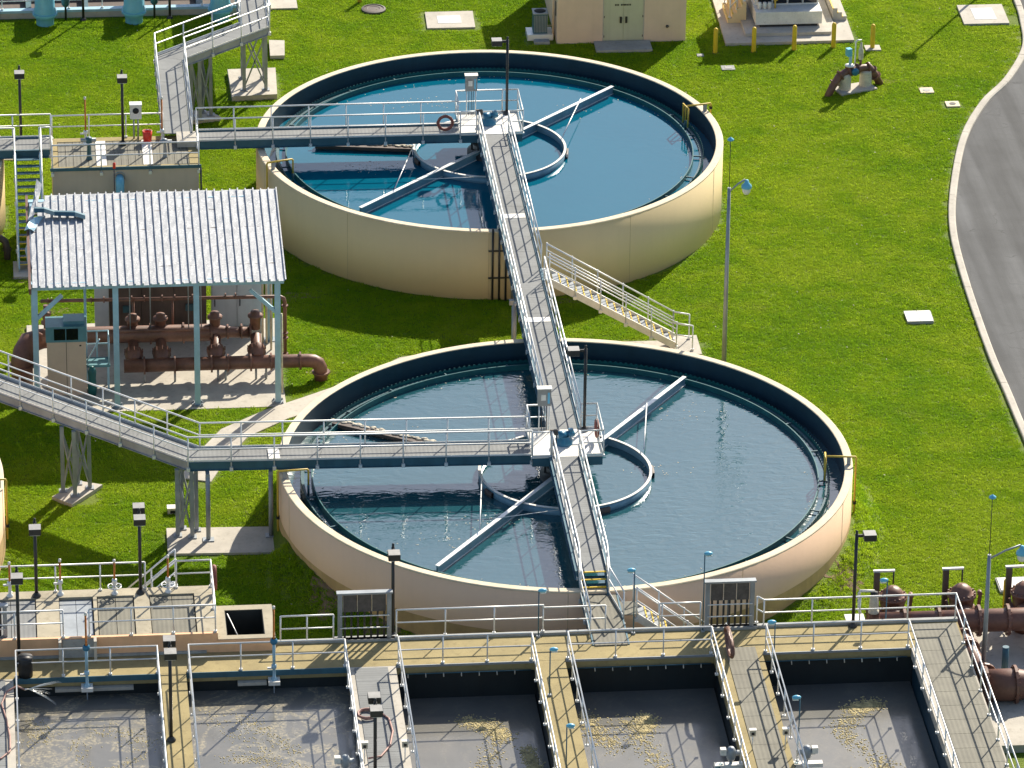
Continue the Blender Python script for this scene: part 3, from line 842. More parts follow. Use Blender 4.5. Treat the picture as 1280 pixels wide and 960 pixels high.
# near tank bridge to the left with the bend and the long run away to the left
Wn, _, _ = walkway('level bridge from the near tank centre that bends back past the shelter to the left', [(-1.3,.08,ZD),(-13.8,.40,ZD),(-20.95,7.1,ZD),(-27.0,12.8,ZD)], 1.0, deck='X', gmat=[M_girder, M_steel])
MB().cbox((-10.85,.32,ZD+.03), .42, .9, .05).build('joint_plate', M_white, Wn)
def tower(parent, cu, cv, du, dv, zt, zb, rz=0.0, mat_=None, brace=True):
    """four-legged braced steel support"""
    ca, sa = math.cos(rz), math.sin(rz)
    def P(a, b): return (cu+a*ca-b*sa, cv+a*sa+b*ca)
    cs = [P(-du,-dv),P(du,-dv),P(du,dv),P(-du,dv)]
    for c in cs:
        l = MB().beam((c[0],c[1],zb),(c[0],c[1],zt),.15,.15).build('support_column', mat_ or M_steel, parent)
        MB().cbox((c[0],c[1],zb+.02),.32,.32,.04).build('base_plate', M_steel, l)
    if brace:
        for a, b in ((0,1),(1,2),(2,3),(3,0)):
            MB().beam((*cs[a],zb+.15),(*cs[b],zt-.2),.06,.06).build('brace', M_steel, parent)
            MB().beam((*cs[b],zb+.15),(*cs[a],zt-.2),.06,.06).build('brace', M_steel, parent)
def pad(poly, z0, z1, label, grp='concrete footings on the grass'):
    o = MB().prism(poly, z0, z1).build('concrete_pad', M_conc); return tag(o, label, 'footing', grp)
zp = .40
pad([(-19.06,3.53),(-17.91,4.75),(-17.13,4.41),(-18.32,2.81)], -.1, zp, 'small concrete footing under the slanting walkway, left of the braced one')
tower(Wn, -18.12, 4.05, .30, .42, 3.12, zp, R(-43))
zp2 = .36
pad([(-14.86,.67),(-10.70,.51),(-10.78,-1.59),(-14.89,-1.42)], -.1, zp2, 'long concrete footing beside the left side of the near tank')
tower(Wn, -14.1, .22, .28, .30, 3.12, zp2, R(-18))
MB().beam((-13.34,-.5,3.04),(-13.34,.9,3.04),.14,.14).build('cross_beam', M_steel, Wn)
MB().beam((-11.0,-.45,3.04),(-11.0,.85,3.04),.14,.14).build('cross_beam', M_steel, Wn)
for c in ((-13.34,-.42),(-11.0,-.25)):
    l = MB().tube([(*c,zp2),(c[0],c[1]+.0,3.04)], .085, 10).build('support_column', M_steel, Wn)
    MB().cbox((c[0],c[1],zp2+.02),.42,.34,.04).build('base_plate', M_steel, l)
# top-left walkway: from the vault north, bend right, then north again
Wt, _, _ = walkway('walkway climbing away at top left with two bends on a braced steel tower', [(-13.15,31.2,ZD),(-13.15,39.6,ZD),(-9.25,43.1,ZD),(-9.25,58,ZD)], 1.05, deck='Y', pmat=M_gratY, gmat=M_steel)
pad([(-10.35,46.0),(-8.2,46.05),(-8.3,42.95),(-10.3,42.8)], -.3, .25, 'square concrete footing at top left carrying the braced steel tower')
tower(Wt, -9.25, 44.2, .48, .72, 3.04, .25)
pad([(-12.9,41.5),(-11.4,41.3),(-10.9,40.6),(-12.3,40.2)], -.3, .22, 'half hidden footing in the shade under the bend of the top left walkway')
tower(Wt, -11.75, 40.75, .25, .35, 3.04, .22, R(-45))
pad([(-15.4,37.0),(-13.9,38.5),(-12.9,38.2),(-13.6,36.0)], -.3, .18, 'pale wedge of concrete footing beside the foot of the top left walkway')
pad([(-8.3,49.5),(-7.6,49.4),(-7.7,47.6),(-8.35,47.6)], -.3, .20, 'narrow concrete footing at the top beside the braced steel tower')
# left walkway between the vault and the cut-off tank
Wl, _, _ = walkway('short level walkway at the left edge running to the ribbed vault deck', [(-28,30.4,ZD),(-18.45,30.4,ZD)], 1.2, deck='X', rails=('L',))
railing(Wl, [(-28,29.7,ZD),(-19.98,29.7,ZD)]); railing(Wl, [(-18.95,29.7,ZD),(-18.5,29.7,ZD)])

# centre platforms with drive, control box, posts
def platform(cu, cv, label, near):
    T = thing('drive_platform', label, 'platform', (cu, cv, 0), group='square platforms at the tank centres')
    z = ZD
    for x0, x1, y0, y1 in ((-1.3,-.42,-.65,.5),(-1.3,-.42,.51,1.65),(-.41,.62,-.65,.5),(-.41,.62,.51,1.65),(.63,1.32,-.65,.5),(.63,1.32,.51,1.65)):
        MB().box(x0,x1-.01,y0,y1,z-.03,z+.008).build('floor_plate', M_white, T)
    for y in (-.62,1.62): MB().beam((-1.3,y,z-.2),(1.32,y,z-.2),.08,.34).build('girder', M_girder, T)
    for x in (-1.27,1.29): MB().beam((x,-.58,z-.2),(x,1.58,z-.2),.08,.34).build('girder', M_girder, T)
    railing(T, [(-1.3,.55,z),(-1.3,1.65,z),(-.56 if near else .68,1.65,z)], post=POSTF)
    if near: railing(T, [(.75,1.65,z),(1.34,1.65,z),(1.34,-.66,z),(.5,-.66,z)], post=POSTF)
    else: railing(T, [(.68,1.65,z),(1.34,1.65,z),(1.34,-.66,z),(.75,-.66,z)], post=POSTF)
    railing(T, [(-1.3,-.66,z),(-.62,-.66,z)], post=POSTF, rails=(1.06,))
    mo = MB().tube([(-.25,.45,z+.32),(.05,.50,z+.34)], .18, 12)
    mo.lathe([(.34,0),(.34,.16),(.22,.26),(.22,.34)], (-.02,.48,z), n=18)
    mo.tube([(.02,.5,z+.34),(.36,.62,z+.36)], .13, 12)
    mo.cbox((.25,.57,z+.5), .16, .14, .12, .3)
    mo.build('drive_motor', M_navy, T)
    # control box on two posts with conduits
    cb = MB().box(-.92,-.42,1.35,1.55,z+1.15,z+1.85).build('control_box', M_lampg, T)
    MB().box(-.95,-.39,1.30,1.60,z+1.85,z+1.88).build('box_hood', M_white, cb)
    MB().box(-.80,-.62,1.337,1.349,z+1.38,z+1.62).build('box_panel', M_white, cb)
    MB().box(-.55,-.47,1.337,1.349,z+1.25,z+1.7).build('box_switch', M_bhood, cb)
    for x in (-.86,-.48): MB().tube([(x,1.42,z),(x,1.42,z+1.15)], .025, 6).build('box_leg', M_alu, T)
    for x in (-.76,-.66,-.58): MB().tube([(x,1.45,z),(x,1.45,z+1.15)], .016, 5).build('conduit', M_dark, T)
    for x in (-.42,-.52,-.60): MB().tube([(x,-.62,z-.3),(x,-.62,z+.95)], .022, 5).build('conduit', M_dark, T)
    MB().box(-.66,-.36,-.66,-.58,z+.9,z+1.12).build('switch_box', M_seal, T)
    return T
platform(FU, FV, 'white floored drive platform over the centre of the far tank', False)
platform(0, 0, 'white floored drive platform over the centre of the near tank', True)

# life rings hung on the rails
def ring(u, v, z, rz, label):
    mb = MB().lathe([(.30+.065*math.cos(2*PI*k/10), .065*math.sin(2*PI*k/10)) for k in range(10)], (0,0,0), n=24, axis=(0,1,0), closed=True)
    T = mb.build('life_ring', M_maroon, None, (u, v, z)); T.rotation_euler = (0,0,rz)
    rp = MB()
    for k in range(4):
        a = PI/4+k*PI/2; rp.tube([(.37*math.cos(a),0,.37*math.sin(a)),(.39*math.cos(a+.8),.02,.39*math.sin(a+.8)),(.37*math.cos(a+PI/2),0,.37*math.sin(a+PI/2))], .012, 5)
    rp.build('grab_rope', M_scum, T)
    return tag(T, label, 'life ring', 'life rings on the tank bridges')
ring(-1.95, FV-.78, ZD+.62, 0, 'faded red life ring hung on the bridge rail of the far tank')
ring(1.22, .55, ZD+.55, PI/2, 'rust red life ring seen edge-on at the right of the near platform')

# ---------------------------------------------------------------- side stair down from the long bridge
def stair(label, p_top, p_bot, width, n, side, smat, name='stair', grp='metal stairs', tread='M_yel', rails=2, treadm=None, nose_from=0):
    """straight flight; side: unit vector across the flight"""
    T = thing(name, label, 'stairs', group=grp)
    a, b = Vector(p_top), Vector(p_bot); s = Vector(side)
    for k in (0, 1):
        o = s*width*k
        MB().beam(tuple(a+o+Vector((0,0,-.12))), tuple(b+o+Vector((0,0,-.0))), .05, .28).build('stringer', smat, T)
    d = b-a
    tm = MB(); h = Vector((d.x,d.y,0)).normalized()*.13
    q = [-h+s*.03, h+s*.03, h+s*(width-.03), -h+s*(width-.03)]
    vs = [(p.x,p.y,-.03) for p in q]+[(p.x,p.y,0) for p in q]
    tm.add(vs, [(0,1,2,3),(7,6,5,4),(0,4,5,1),(1,5,6,2),(2,6,7,3),(3,7,4,0)])
    tme = tm.mesh('tread', treadm or M_steel)
    nm = MB().beam(tuple(h*1.05+s*.03+Vector((0,0,.004))), tuple(h*1.05+s*(width-.03)+Vector((0,0,.004))), .05, .03).mesh('nosing', M_yel)
    for i in range(1, n):
        p = a+d*(i/n)
        t = inst('tread', tme, T, tuple(p))
        if nose_from <= i: inst('nosing', nm, t)
    if rails:
        for k in (0, 1):
            o = s*(width*k+(-.05 if k == 0 else .05))
            pt = [tuple(a+o+Vector((0,0,.05))), tuple(b+o+Vector((0,0,.05)))]
            railing(T, pt, post=POST, step=1.1, toe=False, rails=(1.0,.72,.45) if rails == 3 else (1.0,.5))
    return T
sst = stair('long pale stair slanting down from the bridge to the lawn between the two tanks', (.95,15.35,ZD), (6.1,15.35,.32), 1.0, 16, (0,1,0), M_white, rails=3)
MB().box(.63,1.0,15.3,16.4,ZD-.05,ZD).build('landing', M_steel, sst)
for k in (0,1):
    v = 15.3+1.1*k
    railing(sst, [(6.1,v,.30),(6.75,v,.16)], post=POSTF, toe=False, step=.7)
pad([(5.9,14.95),(7.1,14.95),(7.1,16.75),(5.9,16.75)], -.3, .14, 'concrete landing at the bottom of the long pale stair')
stair('steep straight stair of dark treads between the cut-off tank and the shelter', (-19.95,29.6,ZD), (-19.95,24.95,.15), 1.0, 17, (1,0,0), M_bluep, rails=2, treadm=M_girder, nose_from=11)
pad([(-20.2,26.0),(-18.8,26.0),(-18.8,24.4),(-20.2,24.4)], -.3, .10, 'concrete landing at the bottom of the dark steep stair')
s3 = stair('short stair dropping right from the basin walk in front of the near tank', (1.25,-12.2,2.9), (4.0,-12.2,.75), .9, 11, (0,1,0), M_white, rails=2)
MB().box(.70,1.3,-12.25,-11.25,2.86,2.90).build('landing', M_gratD, s3)

# ---------------------------------------------------------------- aeration basins along the bottom
DZ = 2.90
BV0, BV1, BEND = -13.60, -15.45, -31.0
DIV = [(-21.95,-20.72,'g'),(-15.65,-14.78,'c'),(-9.18,-7.52,'g'),(-2.68,-1.62,'c'),(3.62,5.30,'e'),(10.55,12.48,'f')]
BT = thing('aeration_basin', 'row of open rectangular basins with concrete walks along the bottom of the photo', 'basin')
MB().box(-27.5,12.48,BV1,BV0,DZ-.35,DZ).build('deck_slab', M_concY, BT)
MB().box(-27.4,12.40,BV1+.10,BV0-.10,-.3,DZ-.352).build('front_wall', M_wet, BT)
MB().box(-27.5,12.5,BV0-.004,BV0+.16,DZ-.30,DZ+.10).build('back_kerb', M_concG, BT)
for a, b in ((-20.72,-15.65),(-14.78,-9.18),(-7.52,-2.68),(-1.62,3.62),(5.30,10.55)):
    MB().box(a+.02,b-.02,BV1-.035,BV1-.003,DZ-(.20 if a < -8 else .07),DZ+.012).build('edge_angle', M_girder if a < -8 else M_steel, BT)
for i, (a, b, k) in enumerate(DIV):
    top = M_concY if k in 'ce' else M_conc
    if i == 1: top = M_concY
    MB().box(a,b,BEND,BV1-.001,DZ-.36,DZ-.004).build('divider_top', top, BT)
    MB().box(a+.07,b-.07,BEND,BV1-.05,-.3,DZ-.362).build('divider_wall', M_coat if k == 'f' else M_wet, BT)  # right end divider: teal-blue of its shaded face put into the colour
    if k != 'c':
        g0, g1 = {'g':(a+.22,b-.28),'e':(a+.42,b-.20),'f':(a+.30,b-.06)}[k]
        v = (BV1-.1 if k == 'g' else BV1+.45) if k != 'f' else BV0-.15
        while v > -27:
            MB().box(g0,g1,v-.985,v,DZ-.002,DZ+.022).build('grating_panel', M_gratD if k != 'g' else M_gratY, BT); v -= 1.0
# ledges under the walk in the two left basins
for a, b in ((-19.3,-16.6),(-13.0,-12.0)):
    MB().box(a,b,BV1-.16,BV1+.09,DZ-.50,DZ-.38).build('ledge', M_conc, BT)
basins = [(-27.5,-21.9,2.12,M_sludgeA),(-20.75,-15.62,2.12,M_sludgeA),(-14.81,-9.15,2.12,M_sludgeA),(-7.55,-2.65,1.52,M_sludgeB),(-1.65,3.65,1.52,M_sludgeB),(5.27,10.58,1.52,M_sludgeB)]
for a, b, z, m_ in basins:
    mb = MB(); nu, nv = 12, 30
    mb.v = [(a+(b-a)*i/nu, BEND+(BV1+.2-BEND)*j/nv, z) for j in range(nv+1) for i in range(nu+1)]
    mb.f = [(j*(nu+1)+i, j*(nu+1)+i+1, (j+1)*(nu+1)+i+1, (j+1)*(nu+1)+i) for j in range(nv) for i in range(nu)]; mb.sm = [False]*len(mb.f)
    tag(mb.build('water', m_), kind='structure')
# floating foam: clumps strung along curving streaks
def foam(z, streaks, seed, n, smin=.014, smax=.045):
    rg = random.Random(seed); mb = MB()
    ico = MB().ball((0,0,0), 1, n=6, h=4)
    for _ in range(n):
        path, wd = rg.choice(streaks)
        t = rg.random()*(len(path)-1); i = min(int(t), len(path)-2); f = t-i
        x = path[i][0]+(path[i+1][0]-path[i][0])*f+rg.gauss(0, wd); y = path[i][1]+(path[i+1][1]-path[i][1])*f+rg.gauss(0, wd)
        s_ = rg.uniform(smin, smax)
        mb.add([(x+p[0]*s_, y+p[1]*s_, z+p[2]*s_*.55) for p in ico.v], ico.f, True)
    tag(mb.build('foam', M_foam), 'clumps of yellow foam floating on the basin water', 'foam', kind='stuff')
foam(1.52, [([(-4.6,-17.2),(-4.2,-18.4),(-4.7,-20.0),(-5.4,-21.6),(-6.2,-23.2),(-6.6,-24.5)], .26),([(-5.3,-17.0),(-4.4,-17.6),(-4.0,-18.4)], .22),([(-3.3,-19.2),(-3.1,-21)], .14)], 1, 2600)
foam(1.52, [([(-1.2,-17.0),(-.9,-18.2),(-.2,-19.4)], .28),([(.2,-17.5),(.7,-18.8),(1.0,-20.5),(1.5,-21.8),(2.3,-23.4)], .26),([(1.0,-17.2),(.8,-18.4)], .2)], 2, 2600)
foam(1.52, [([(8.9,-17.0),(8.2,-17.8),(7.6,-18.6),(8.0,-19.9),(8.8,-21.2),(9.2,-23)], .24),([(8.8,-21.4),(7.6,-21.9),(6.8,-22.8),(6.2,-24)], .22),([(9.2,-16.9),(8.2,-17.2)], .18)], 3, 2600)
foam(2.12, [([(-18.7,-18.6),(-18.4,-20.0),(-18.5,-21.6),(-18.2,-23.2)], .16),([(-20.4,-17.2),(-19.5,-18.0),(-20.3,-18.6)], .3),([(-20.4,-21.3),(-19.6,-21.2),(-18.6,-20.8),(-17.4,-20.6),(-16.4,-19.8)], .10),([(-18.2,-17.6),(-17.0,-18.3),(-16.2,-19.0)], .35)], 4, 900, .012, .035)
foam(2.12, [([(-14.0,-17.0),(-13.2,-18.2),(-12.6,-19.8),(-12.0,-21.2)], .35),([(-12.9,-17.2),(-12.0,-18.8),(-11.2,-20.0)], .2),([(-13.8,-20.2),(-12.4,-20.4),(-10.9,-21.2)], .2)], 5, 700, .012, .035)
# spray header under the walk edge of the three right basins
for a, b, lab in ((-7.4,-2.8,'left'),(-1.5,3.5,'middle'),(5.4,10.4,'right')):
    T = thing('spray_header', 'thin spray pipe on the dark end wall of the %s yellow-foamed basin' % lab, 'pipe', group='spray pipes under the walk edge')
    MB().tube([(a,BV1-.09,DZ-.30),(b,BV1-.09,DZ-.30)], .022, 6).build('pipe', M_girder, T)
    nz = MB().tube([(0,0,0),(0,-.10,-.10)], .022, 5).mesh('nozzle', M_scum)
    k = int((b-a)/.62)
    for i in range(k): inst('nozzle', nz, T, (a+.3+.62*i, BV1-.09, DZ-.30))

def guard(label, pts, toe=False, step=1.6, posts=None):
    T = thing('guard_rail', label, 'railing', group='guard rails of the basins')
    railing(T, pts, post=posts or POSTF, step=step, toe=toe)
    return T
e = .06
for (a, b, lab) in ((-27.0,-21.99,'outermost basin, cut off by the left edge'),(-20.68,-15.70,'basin with the hose spraying into it'),(-14.74,-9.22,'second basin from the left, next to the narrow concrete walk')):
    guard('guard rail round the '+lab, [(a+e,BEND,DZ),(a+e,BV1+.08,DZ),(b-e,BV1+.08,DZ),(b-e,BEND,DZ)])
for (a, b, lab) in ((-7.48,-2.72,'basin right of the walk with the pink hose'),(-1.58,3.56,'basin right of the tan concrete walk'),(5.36,10.50,'rightmost basin')):
    guard('guard rail round the '+lab, [(a+e,BEND,DZ),(a+e,BV1+.08,DZ),(b-e,BV1+.08,DZ),(b-e,BEND,DZ)])
guard('back guard rail between the left gate frame and the ramp of the long bridge', [(-7.35,BV0+.08,DZ+.10),(-2.2,BV0+.08,DZ+.10),(-2.2,BV0+.08,DZ),(.0,BV0+.08,DZ)], step=1.7)
guard('back guard rail between the short stair and the right gate frame', [(1.9,BV0+.08,DZ),(3.35,BV0+.08,DZ)], step=1.4)
guard('guard rail running from the right gate frame round the right end walk', [(5.35,BV0+.08,DZ+.15),(5.6,BV0+.08,DZ),(12.42,BV0+.08,DZ),(12.42,BEND,DZ)], step=1.7)
guard('back guard rail between the open hatch and the left gate frame', [(-11.4,BV0+.08,DZ),(-9.55,BV0+.08,DZ)], step=1.2)

# gate frames at the heads of the walks
def gate_frame(u0, u1, v, label, extra=False):
    T = thing('stop_gate', label, 'stop gate', group='steel stop gate racks')
    z0, z1 = DZ, DZ+1.85
    for u in (u0, u1):
        MB().box(u-.075,u+.075,v-.09,v+.09,z0-.2,z1-.003).build('frame_post', M_steel, T)
    MB().box(u0-.12,u1+.12,v-.12,v+.12,z1,z1+.06).build('frame_top', M_steel, T)
    MB().box(u0-.2,u1+.2,v-.14,v+.14,z0-.1,z0+.10).build('frame_sill', M_concG, T)
    wd = (u1-u0-.2)/3
    for k in range(3):
        a = u0+.1+wd*k
        p = MB().box(a+.015,a+wd-.015,v-.02,v+.03,z1-.72,z1-.06).build('stop_plate', M_seal, T)
        MB().box(a+.0,a+.012,v-.05,v+.0,z1-.70,z1-.02).build('guide_strip', M_scum, p)
        MB().box(a+.02,a+wd-.02,v-.02,v+.06,z1-.058,z1-.02).build('plate_top', M_white, p)
    for k in range(7):
        u = u0+.17+(u1-u0-.34)*k/6
        MB().box(u-.035,u+.035,v-.0,v+.07,z0+.10,z1-.72).build('rack_bar', M_dark, T)
    for z in (.55, 1.02):
        MB().tube([(u0,v-.13,z0+z),(u1,v-.13,z0+z)], .022, 6).build('cross_rail', M_alu, T)
    return T
gate_frame(-9.32, -7.60, BV0+.12, 'steel rack of stop plates beside the black lamp before the near tank')
gate_frame(3.58, 5.16, BV0+.05, 'steel rack of stop plates below the right front of the near tank')
gate_frame(-22.6, -20.95, BV0+.05, 'steel rack of stop plates cut off by the left edge of the photo')

# ---------------------------------------------------------------- chamber at lower left
CZ = 3.65
CH = thing('valve_chamber', 'low concrete chamber at lower left with a peach front, recessed gratings and an open hatch', 'chamber')
MB().box(-27.5,-13.6,-10.95,-10.40,.0,CZ).build('back_wall', M_concC, CH)
MB().box(-27.5,-13.6,-14.0,-13.87,.0,CZ-.003).build('front_wall', M_peach, CH)
MB().box(-14.3,-13.6,-13.86,-10.96,.0,CZ-.002).build('end_wall', M_concC, CH)
MB().box(-27.4,-14.31,-13.86,-10.96,.0,CZ-.30).build('floor', M_concG, CH)
for a, b in ((-19.85,-19.05),(-17.85,-17.72),(-16.42,-15.88)):
    MB().box(a,b,-13.86,-10.96,CZ-.302,CZ-.004).build('pier', M_concC, CH)
MB().box(-16.5,-15.8,-13.86,-12.9,CZ-.003,CZ+.03).build('pier_cap', M_concY, CH) if False else None
for a, b, m_, n_ in ((-17.70,-16.44,M_gratD,2),(-15.86,-14.33,M_gratD,2),(-21.6,-19.87,M_grat,2)):
    for k in range(n_):
        x0 = a+(b-a)*k/n_; x1 = a+(b-a)*(k+1)/n_
        MB().box(x0+.01,x1-.01,-13.84,-10.99,CZ-.10,CZ-.06).build('grating_panel', m_, CH)
for k in range(2):
    MB().box(-19.03+.575*k,-19.03+.575*(k+1)-.015,-13.84,-10.99,CZ-.14,CZ-.10).build('cover_plate', M_steel, CH)
MB().box(-19.0,-17.9,-14.05,-14.01,DZ+.02,CZ-.05).build('outlet_plate', M_concG, CH)
for u in (-19.08,-17.86): MB().box(u-.05,u+.05,-14.35,-14.01,DZ+.005,CZ+.02).build('outlet_cheek', M_conc, CH)
MB().box(-21.6,-14.0,-14.06,-14.003,DZ+.005,DZ+.10).build('plinth', M_concG, CH)
# hatch box
for x0, x1, y0, y1 in ((-13.59,-13.28,-14.0,-11.5),(-11.95,-11.6,-14.0,-11.5),(-13.279,-11.951,-14.0,-13.72),(-13.279,-11.951,-11.85,-11.5)):
    MB().box(x0,x1,y0,y1,.0,CZ-.25).build('hatch_wall', M_concC, CH)
MB().box(-13.60,-11.59,-14.012,-14.002,DZ,CZ-.27).build('hatch_face', M_peach, CH)
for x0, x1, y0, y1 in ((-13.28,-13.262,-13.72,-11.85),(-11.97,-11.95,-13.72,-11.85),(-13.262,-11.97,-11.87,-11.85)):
    MB().box(x0,x1,y0,y1,.4,CZ-.27).build('hatch_lining', M_wet, CH)  # dark lining on the inner faces, part of the hatch's painted shade
MB().box(-13.262,-11.97,-13.72,-11.87,1.2,1.25).build('hatch_shade_sheet', M_blkG, CH)  # near-black sheet, the shade down in the hollow hatch painted as colour
MB().tube([(-13.2,-12.2,CZ-.2),(-12.7,-13.4,CZ-.9)], .02, 5).build('hatch_prop', M_alu, CH)
railing(CH, [(-27,-10.5,CZ),(-16.0,-10.5,CZ)], post=POSTF, toe=False)
railing(CH, [(-14.9,-10.5,CZ),(-13.68,-10.5,CZ),(-13.68,-13.9,CZ),(-18.05,-13.93,CZ)], post=POSTF, toe=False)
railing(CH, [(-22.3,-13.93,CZ),(-18.95,-13.93,CZ)], post=POSTF, toe=False)
for vv in (-10.35,-9.6):
    railing(CH, [(-14.9 if vv < -10 else -14.9,vv,CZ),(-16.6,vv,CZ-1.5)], post=POSTF, toe=False, step=1.2)
sc = MB()
for k in range(7): sc.box(-15.15-.25*k,-14.9-.25*k,-10.35,-9.6,CZ-.24-.23*k,CZ-.20-.23*k)
sc.build('stair_treads', M_steel, CH)
def gate_stem(u, v, z0, h, label, wheel=False, col=None):
    T = thing('sluice_valve', label, 'sluice valve', (u, v, z0), group='rising stems of the sluice gates')
    MB().lathe([(.12,0),(.12,.05),(.06,.10),(.05,.42),(.09,.45),(.09,.58),(.05,.60)], n=12).build('pedestal', M_alu if not col else M_bluep, T)
    MB().tube([(0,0,.58),(0,0,h)], .035, 8).build('stem_cover', M_orange, T)
    MB().lathe([(.0,h),(.05,h),(.05,h+.10),(.0,h+.12)], n=8).build('stem_cap', M_white, T)
    if wheel:
        mb = MB().lathe([(.24+.02*math.cos(a),.30+.02*math.sin(a)) for a in [2*PI*i/6 for i in range(6)]], n=20, closed=True)
        for k in range(3): mb.beam((-.23*math.cos(k*PI/3),-.23*math.sin(k*PI/3),.30),(.23*math.cos(k*PI/3),.23*math.sin(k*PI/3),.30),.03,.02)
        mb.build('handwheel', M_alu, T)
    else:
        MB().cbox((-.14,0,.45), .18, .06, .06).build('crank', M_alu, T)
    return T
gate_stem(-20.75,-10.72,CZ,1.25,'orange gate stem at the far left of the chamber, by the photo edge')
gate_stem(-18.98,-10.72,CZ,1.30,'orange gate stem behind the grey cover plate of the chamber')
gate_stem(-17.08,-10.8,CZ,1.25,'orange gate stem with a pale handwheel at the middle of the chamber', True)
gate_stem(-15.2,-10.8,CZ,1.35,'orange gate stem with a pale handwheel at the right of the chamber', True)
for u, lab in ((-18.2,'rust red gate stem on a blue pedestal before the grey chamber outlet'),(-11.75,'rust red gate stem on a blue pedestal before the open hatch')):
    g = gate_stem(u, BV1-.22, DZ-.25, 2.75, lab, col=1)
    MB().box(-.2,.2,-.2,.2,-.14,.0).build('bracket', M_white, g)
    MB().tube([(0,0,.6),(0,0,1.5)], .055, 8).build('yoke', M_bluep, g)
    MB().lathe([(.1,1.4),(.13,1.45),(.13,1.55),(.08,1.6)], n=10).build('gearbox', M_navy, g)
    MB().tube([(0,0,-.14),(0,0,-1.0)], .025, 6).build('lower_stem', M_steel, g)

# hoses
def coil(u, v, z, r, n, h, seed, axis='z', squash=1.0):
    rg = random.Random(seed); pts = []
    for i in range(n*14):
        a = 2*PI*i/14; rr = r*rg.uniform(.94,1.06); d = h*i/(n*14)
        if axis == 'z': pts.append((u+rr*math.cos(a), v+rr*math.sin(a)*squash, z+d))
        else: pts.append((u+d, v+rr*math.cos(a), z+rr*math.sin(a)*squash))
    return pts
hz = DZ+.06
hp = coil(-8.75,-19.0,hz,.34,3,.08,1)+[(-8.35,-18.8,hz),(-8.05,-19.3,hz),(-7.98,-20.2,hz),(-8.15,-21.2,hz),(-8.5,-21.9,hz),(-8.95,-22.2,hz+.1)]
tag(MB().tube(hp, .035, 6).build('hose', M_hose), 'pink hose coiled round a lamp pole on the grated basin walk', 'hose')
hq = [(-20.35,-16.5,DZ+.15),(-20.6,-16.3,DZ+.18),(-20.95,-16.5,DZ+.1),(-21.15,-17.3,hz),(-21.0,-18.4,hz),(-20.9,-19.6,hz),(-20.9,-20.6,hz),(-21.2,-21.1,hz),(-21.7,-21.3,hz)]
T = tag(MB().tube(hq, .03, 6).build('hose', M_hose), 'pink hose at lower left looping over the rail and spraying a fan of water', 'hose')
MB().tube([(-20.35,-16.5,DZ+.15),(-20.22,-16.45,DZ+.13)], [.035,.02], 6).build('nozzle', M_white, T)
rg = random.Random(5); sp = MB()
for i in range(26):
    a = R((24+rg.gauss(0,1.6)) if i % 2 else (-32+rg.gauss(0,1.6))) if i < 20 else R(rg.uniform(-26,20))
    ln = rg.uniform(.7,1.25) if i < 20 else rg.uniform(.5,.9); pts = []
    for k in range(6):
        d = ln*k/5; pts.append((-20.22+d*math.cos(a), -16.45+rg.gauss(0,.02)*k*.3, DZ+.13+d*math.sin(a)*.8-.10*d*d))
    if pts[-1][2] > 2.13: sp.tube(pts, [.012,.011,.009,.006,.004,.002], 4, cap=False)
tag(sp.build('water_spray', M_lens), 'fan of fine water drops from the pink hose nozzle', 'spray', kind='stuff')
hb = coil(4.06,-15.55,DZ+.52,.42,5,.10,3,'x',.9)
hb = [(p[0], -15.55+(p[1]+15.55)*2.1, p[2]) for p in hb]
tag(MB().tube(hb, .035, 6).build('hose', M_rust), 'brown hose bundle hung along the rail below the right gate frame', 'hose')
hm = coil(-13.62,-11.0,CZ+.62,.30,4,.10,4,'x',1.5)
tag(MB().tube(hm, .035, 6).build('hose', M_maroon), 'dark red hose coil hung on the end rail of the chamber', 'hose')

# small gear on the basin rails
def junction(u, v, label):
    T = thing('switch_box', label, 'switch box', (u, v, DZ), group='small switch boxes on the basin rails')
    MB().box(-.10,.10,-.06,.06,.55,.78).build('box', M_scum, T)
    MB().tube([(0,.0,.0),(0,.0,.55)], .02, 5).build('conduit', M_alu, T)
    MB().box(-.12,.12,-.08,.08,.78,.80).build('lid', M_white, T)
    MB().box(-.05,.05,-.075,-.06,.60,.70).build('switch', M_blk, T)
junction(-9.08,-22.2,'small pale switch box on the left rail of the walk with the pink hose')
junction(-7.72,-22.2,'small pale switch box on the right rail of the walk with the pink hose')
junction(4.02,-22.3,'small pale switch box on the left rail of the olive grated walk')
junction(5.14,-22.3,'small pale switch box on the right rail of the olive grated walk')
def mixer(u, v, label, sgn):
    T = thing('valve_actuator', label, 'actuator', (u, v, 0), group='valve actuators hung over the basin edge')
    MB().box(-.55,.55,-.12,.12,DZ-.25,DZ-.10).build('bracket', M_white, T)
    MB().lathe([(.0,2.95),(.12,2.95),(.16,3.05),(.16,3.30),(.10,3.42),(.0,3.44)], n=12).build('motor', M_steel, T)
    MB().tube([(-.28,0,3.2),(.28,0,3.2)], .10, 10).build('gear_arm', M_steel, T)
    MB().cbox((.27*sgn,0,3.28), .2, .2, .22).build('motor_box', M_white, T)
    MB().tube([(0,0,2.95),(0,0,1.2)], .06, 8).build('shaft', M_steel, T)
    MB().tube([(-.3,0,2.8),(-.62,-.2,2.6),(-.7,-.3,2.1),(-.7,-.3,1.3)], .07, 8).build('air_pipe', M_girder, T)
mixer(3.20,-23.0,'grey valve actuator hung on the left edge of the olive grated walk',-1)
mixer(5.75,-23.1,'grey valve actuator on the right edge of the olive grated walk',1)
mixer(-9.75,-22.6,'grey valve actuator at the left edge of the walk with the pink hose',-1)
bin_ = thing('barrel', 'black barrel standing on the basin edge by the spraying hose', 'barrel', (-20.3,-15.25,DZ))
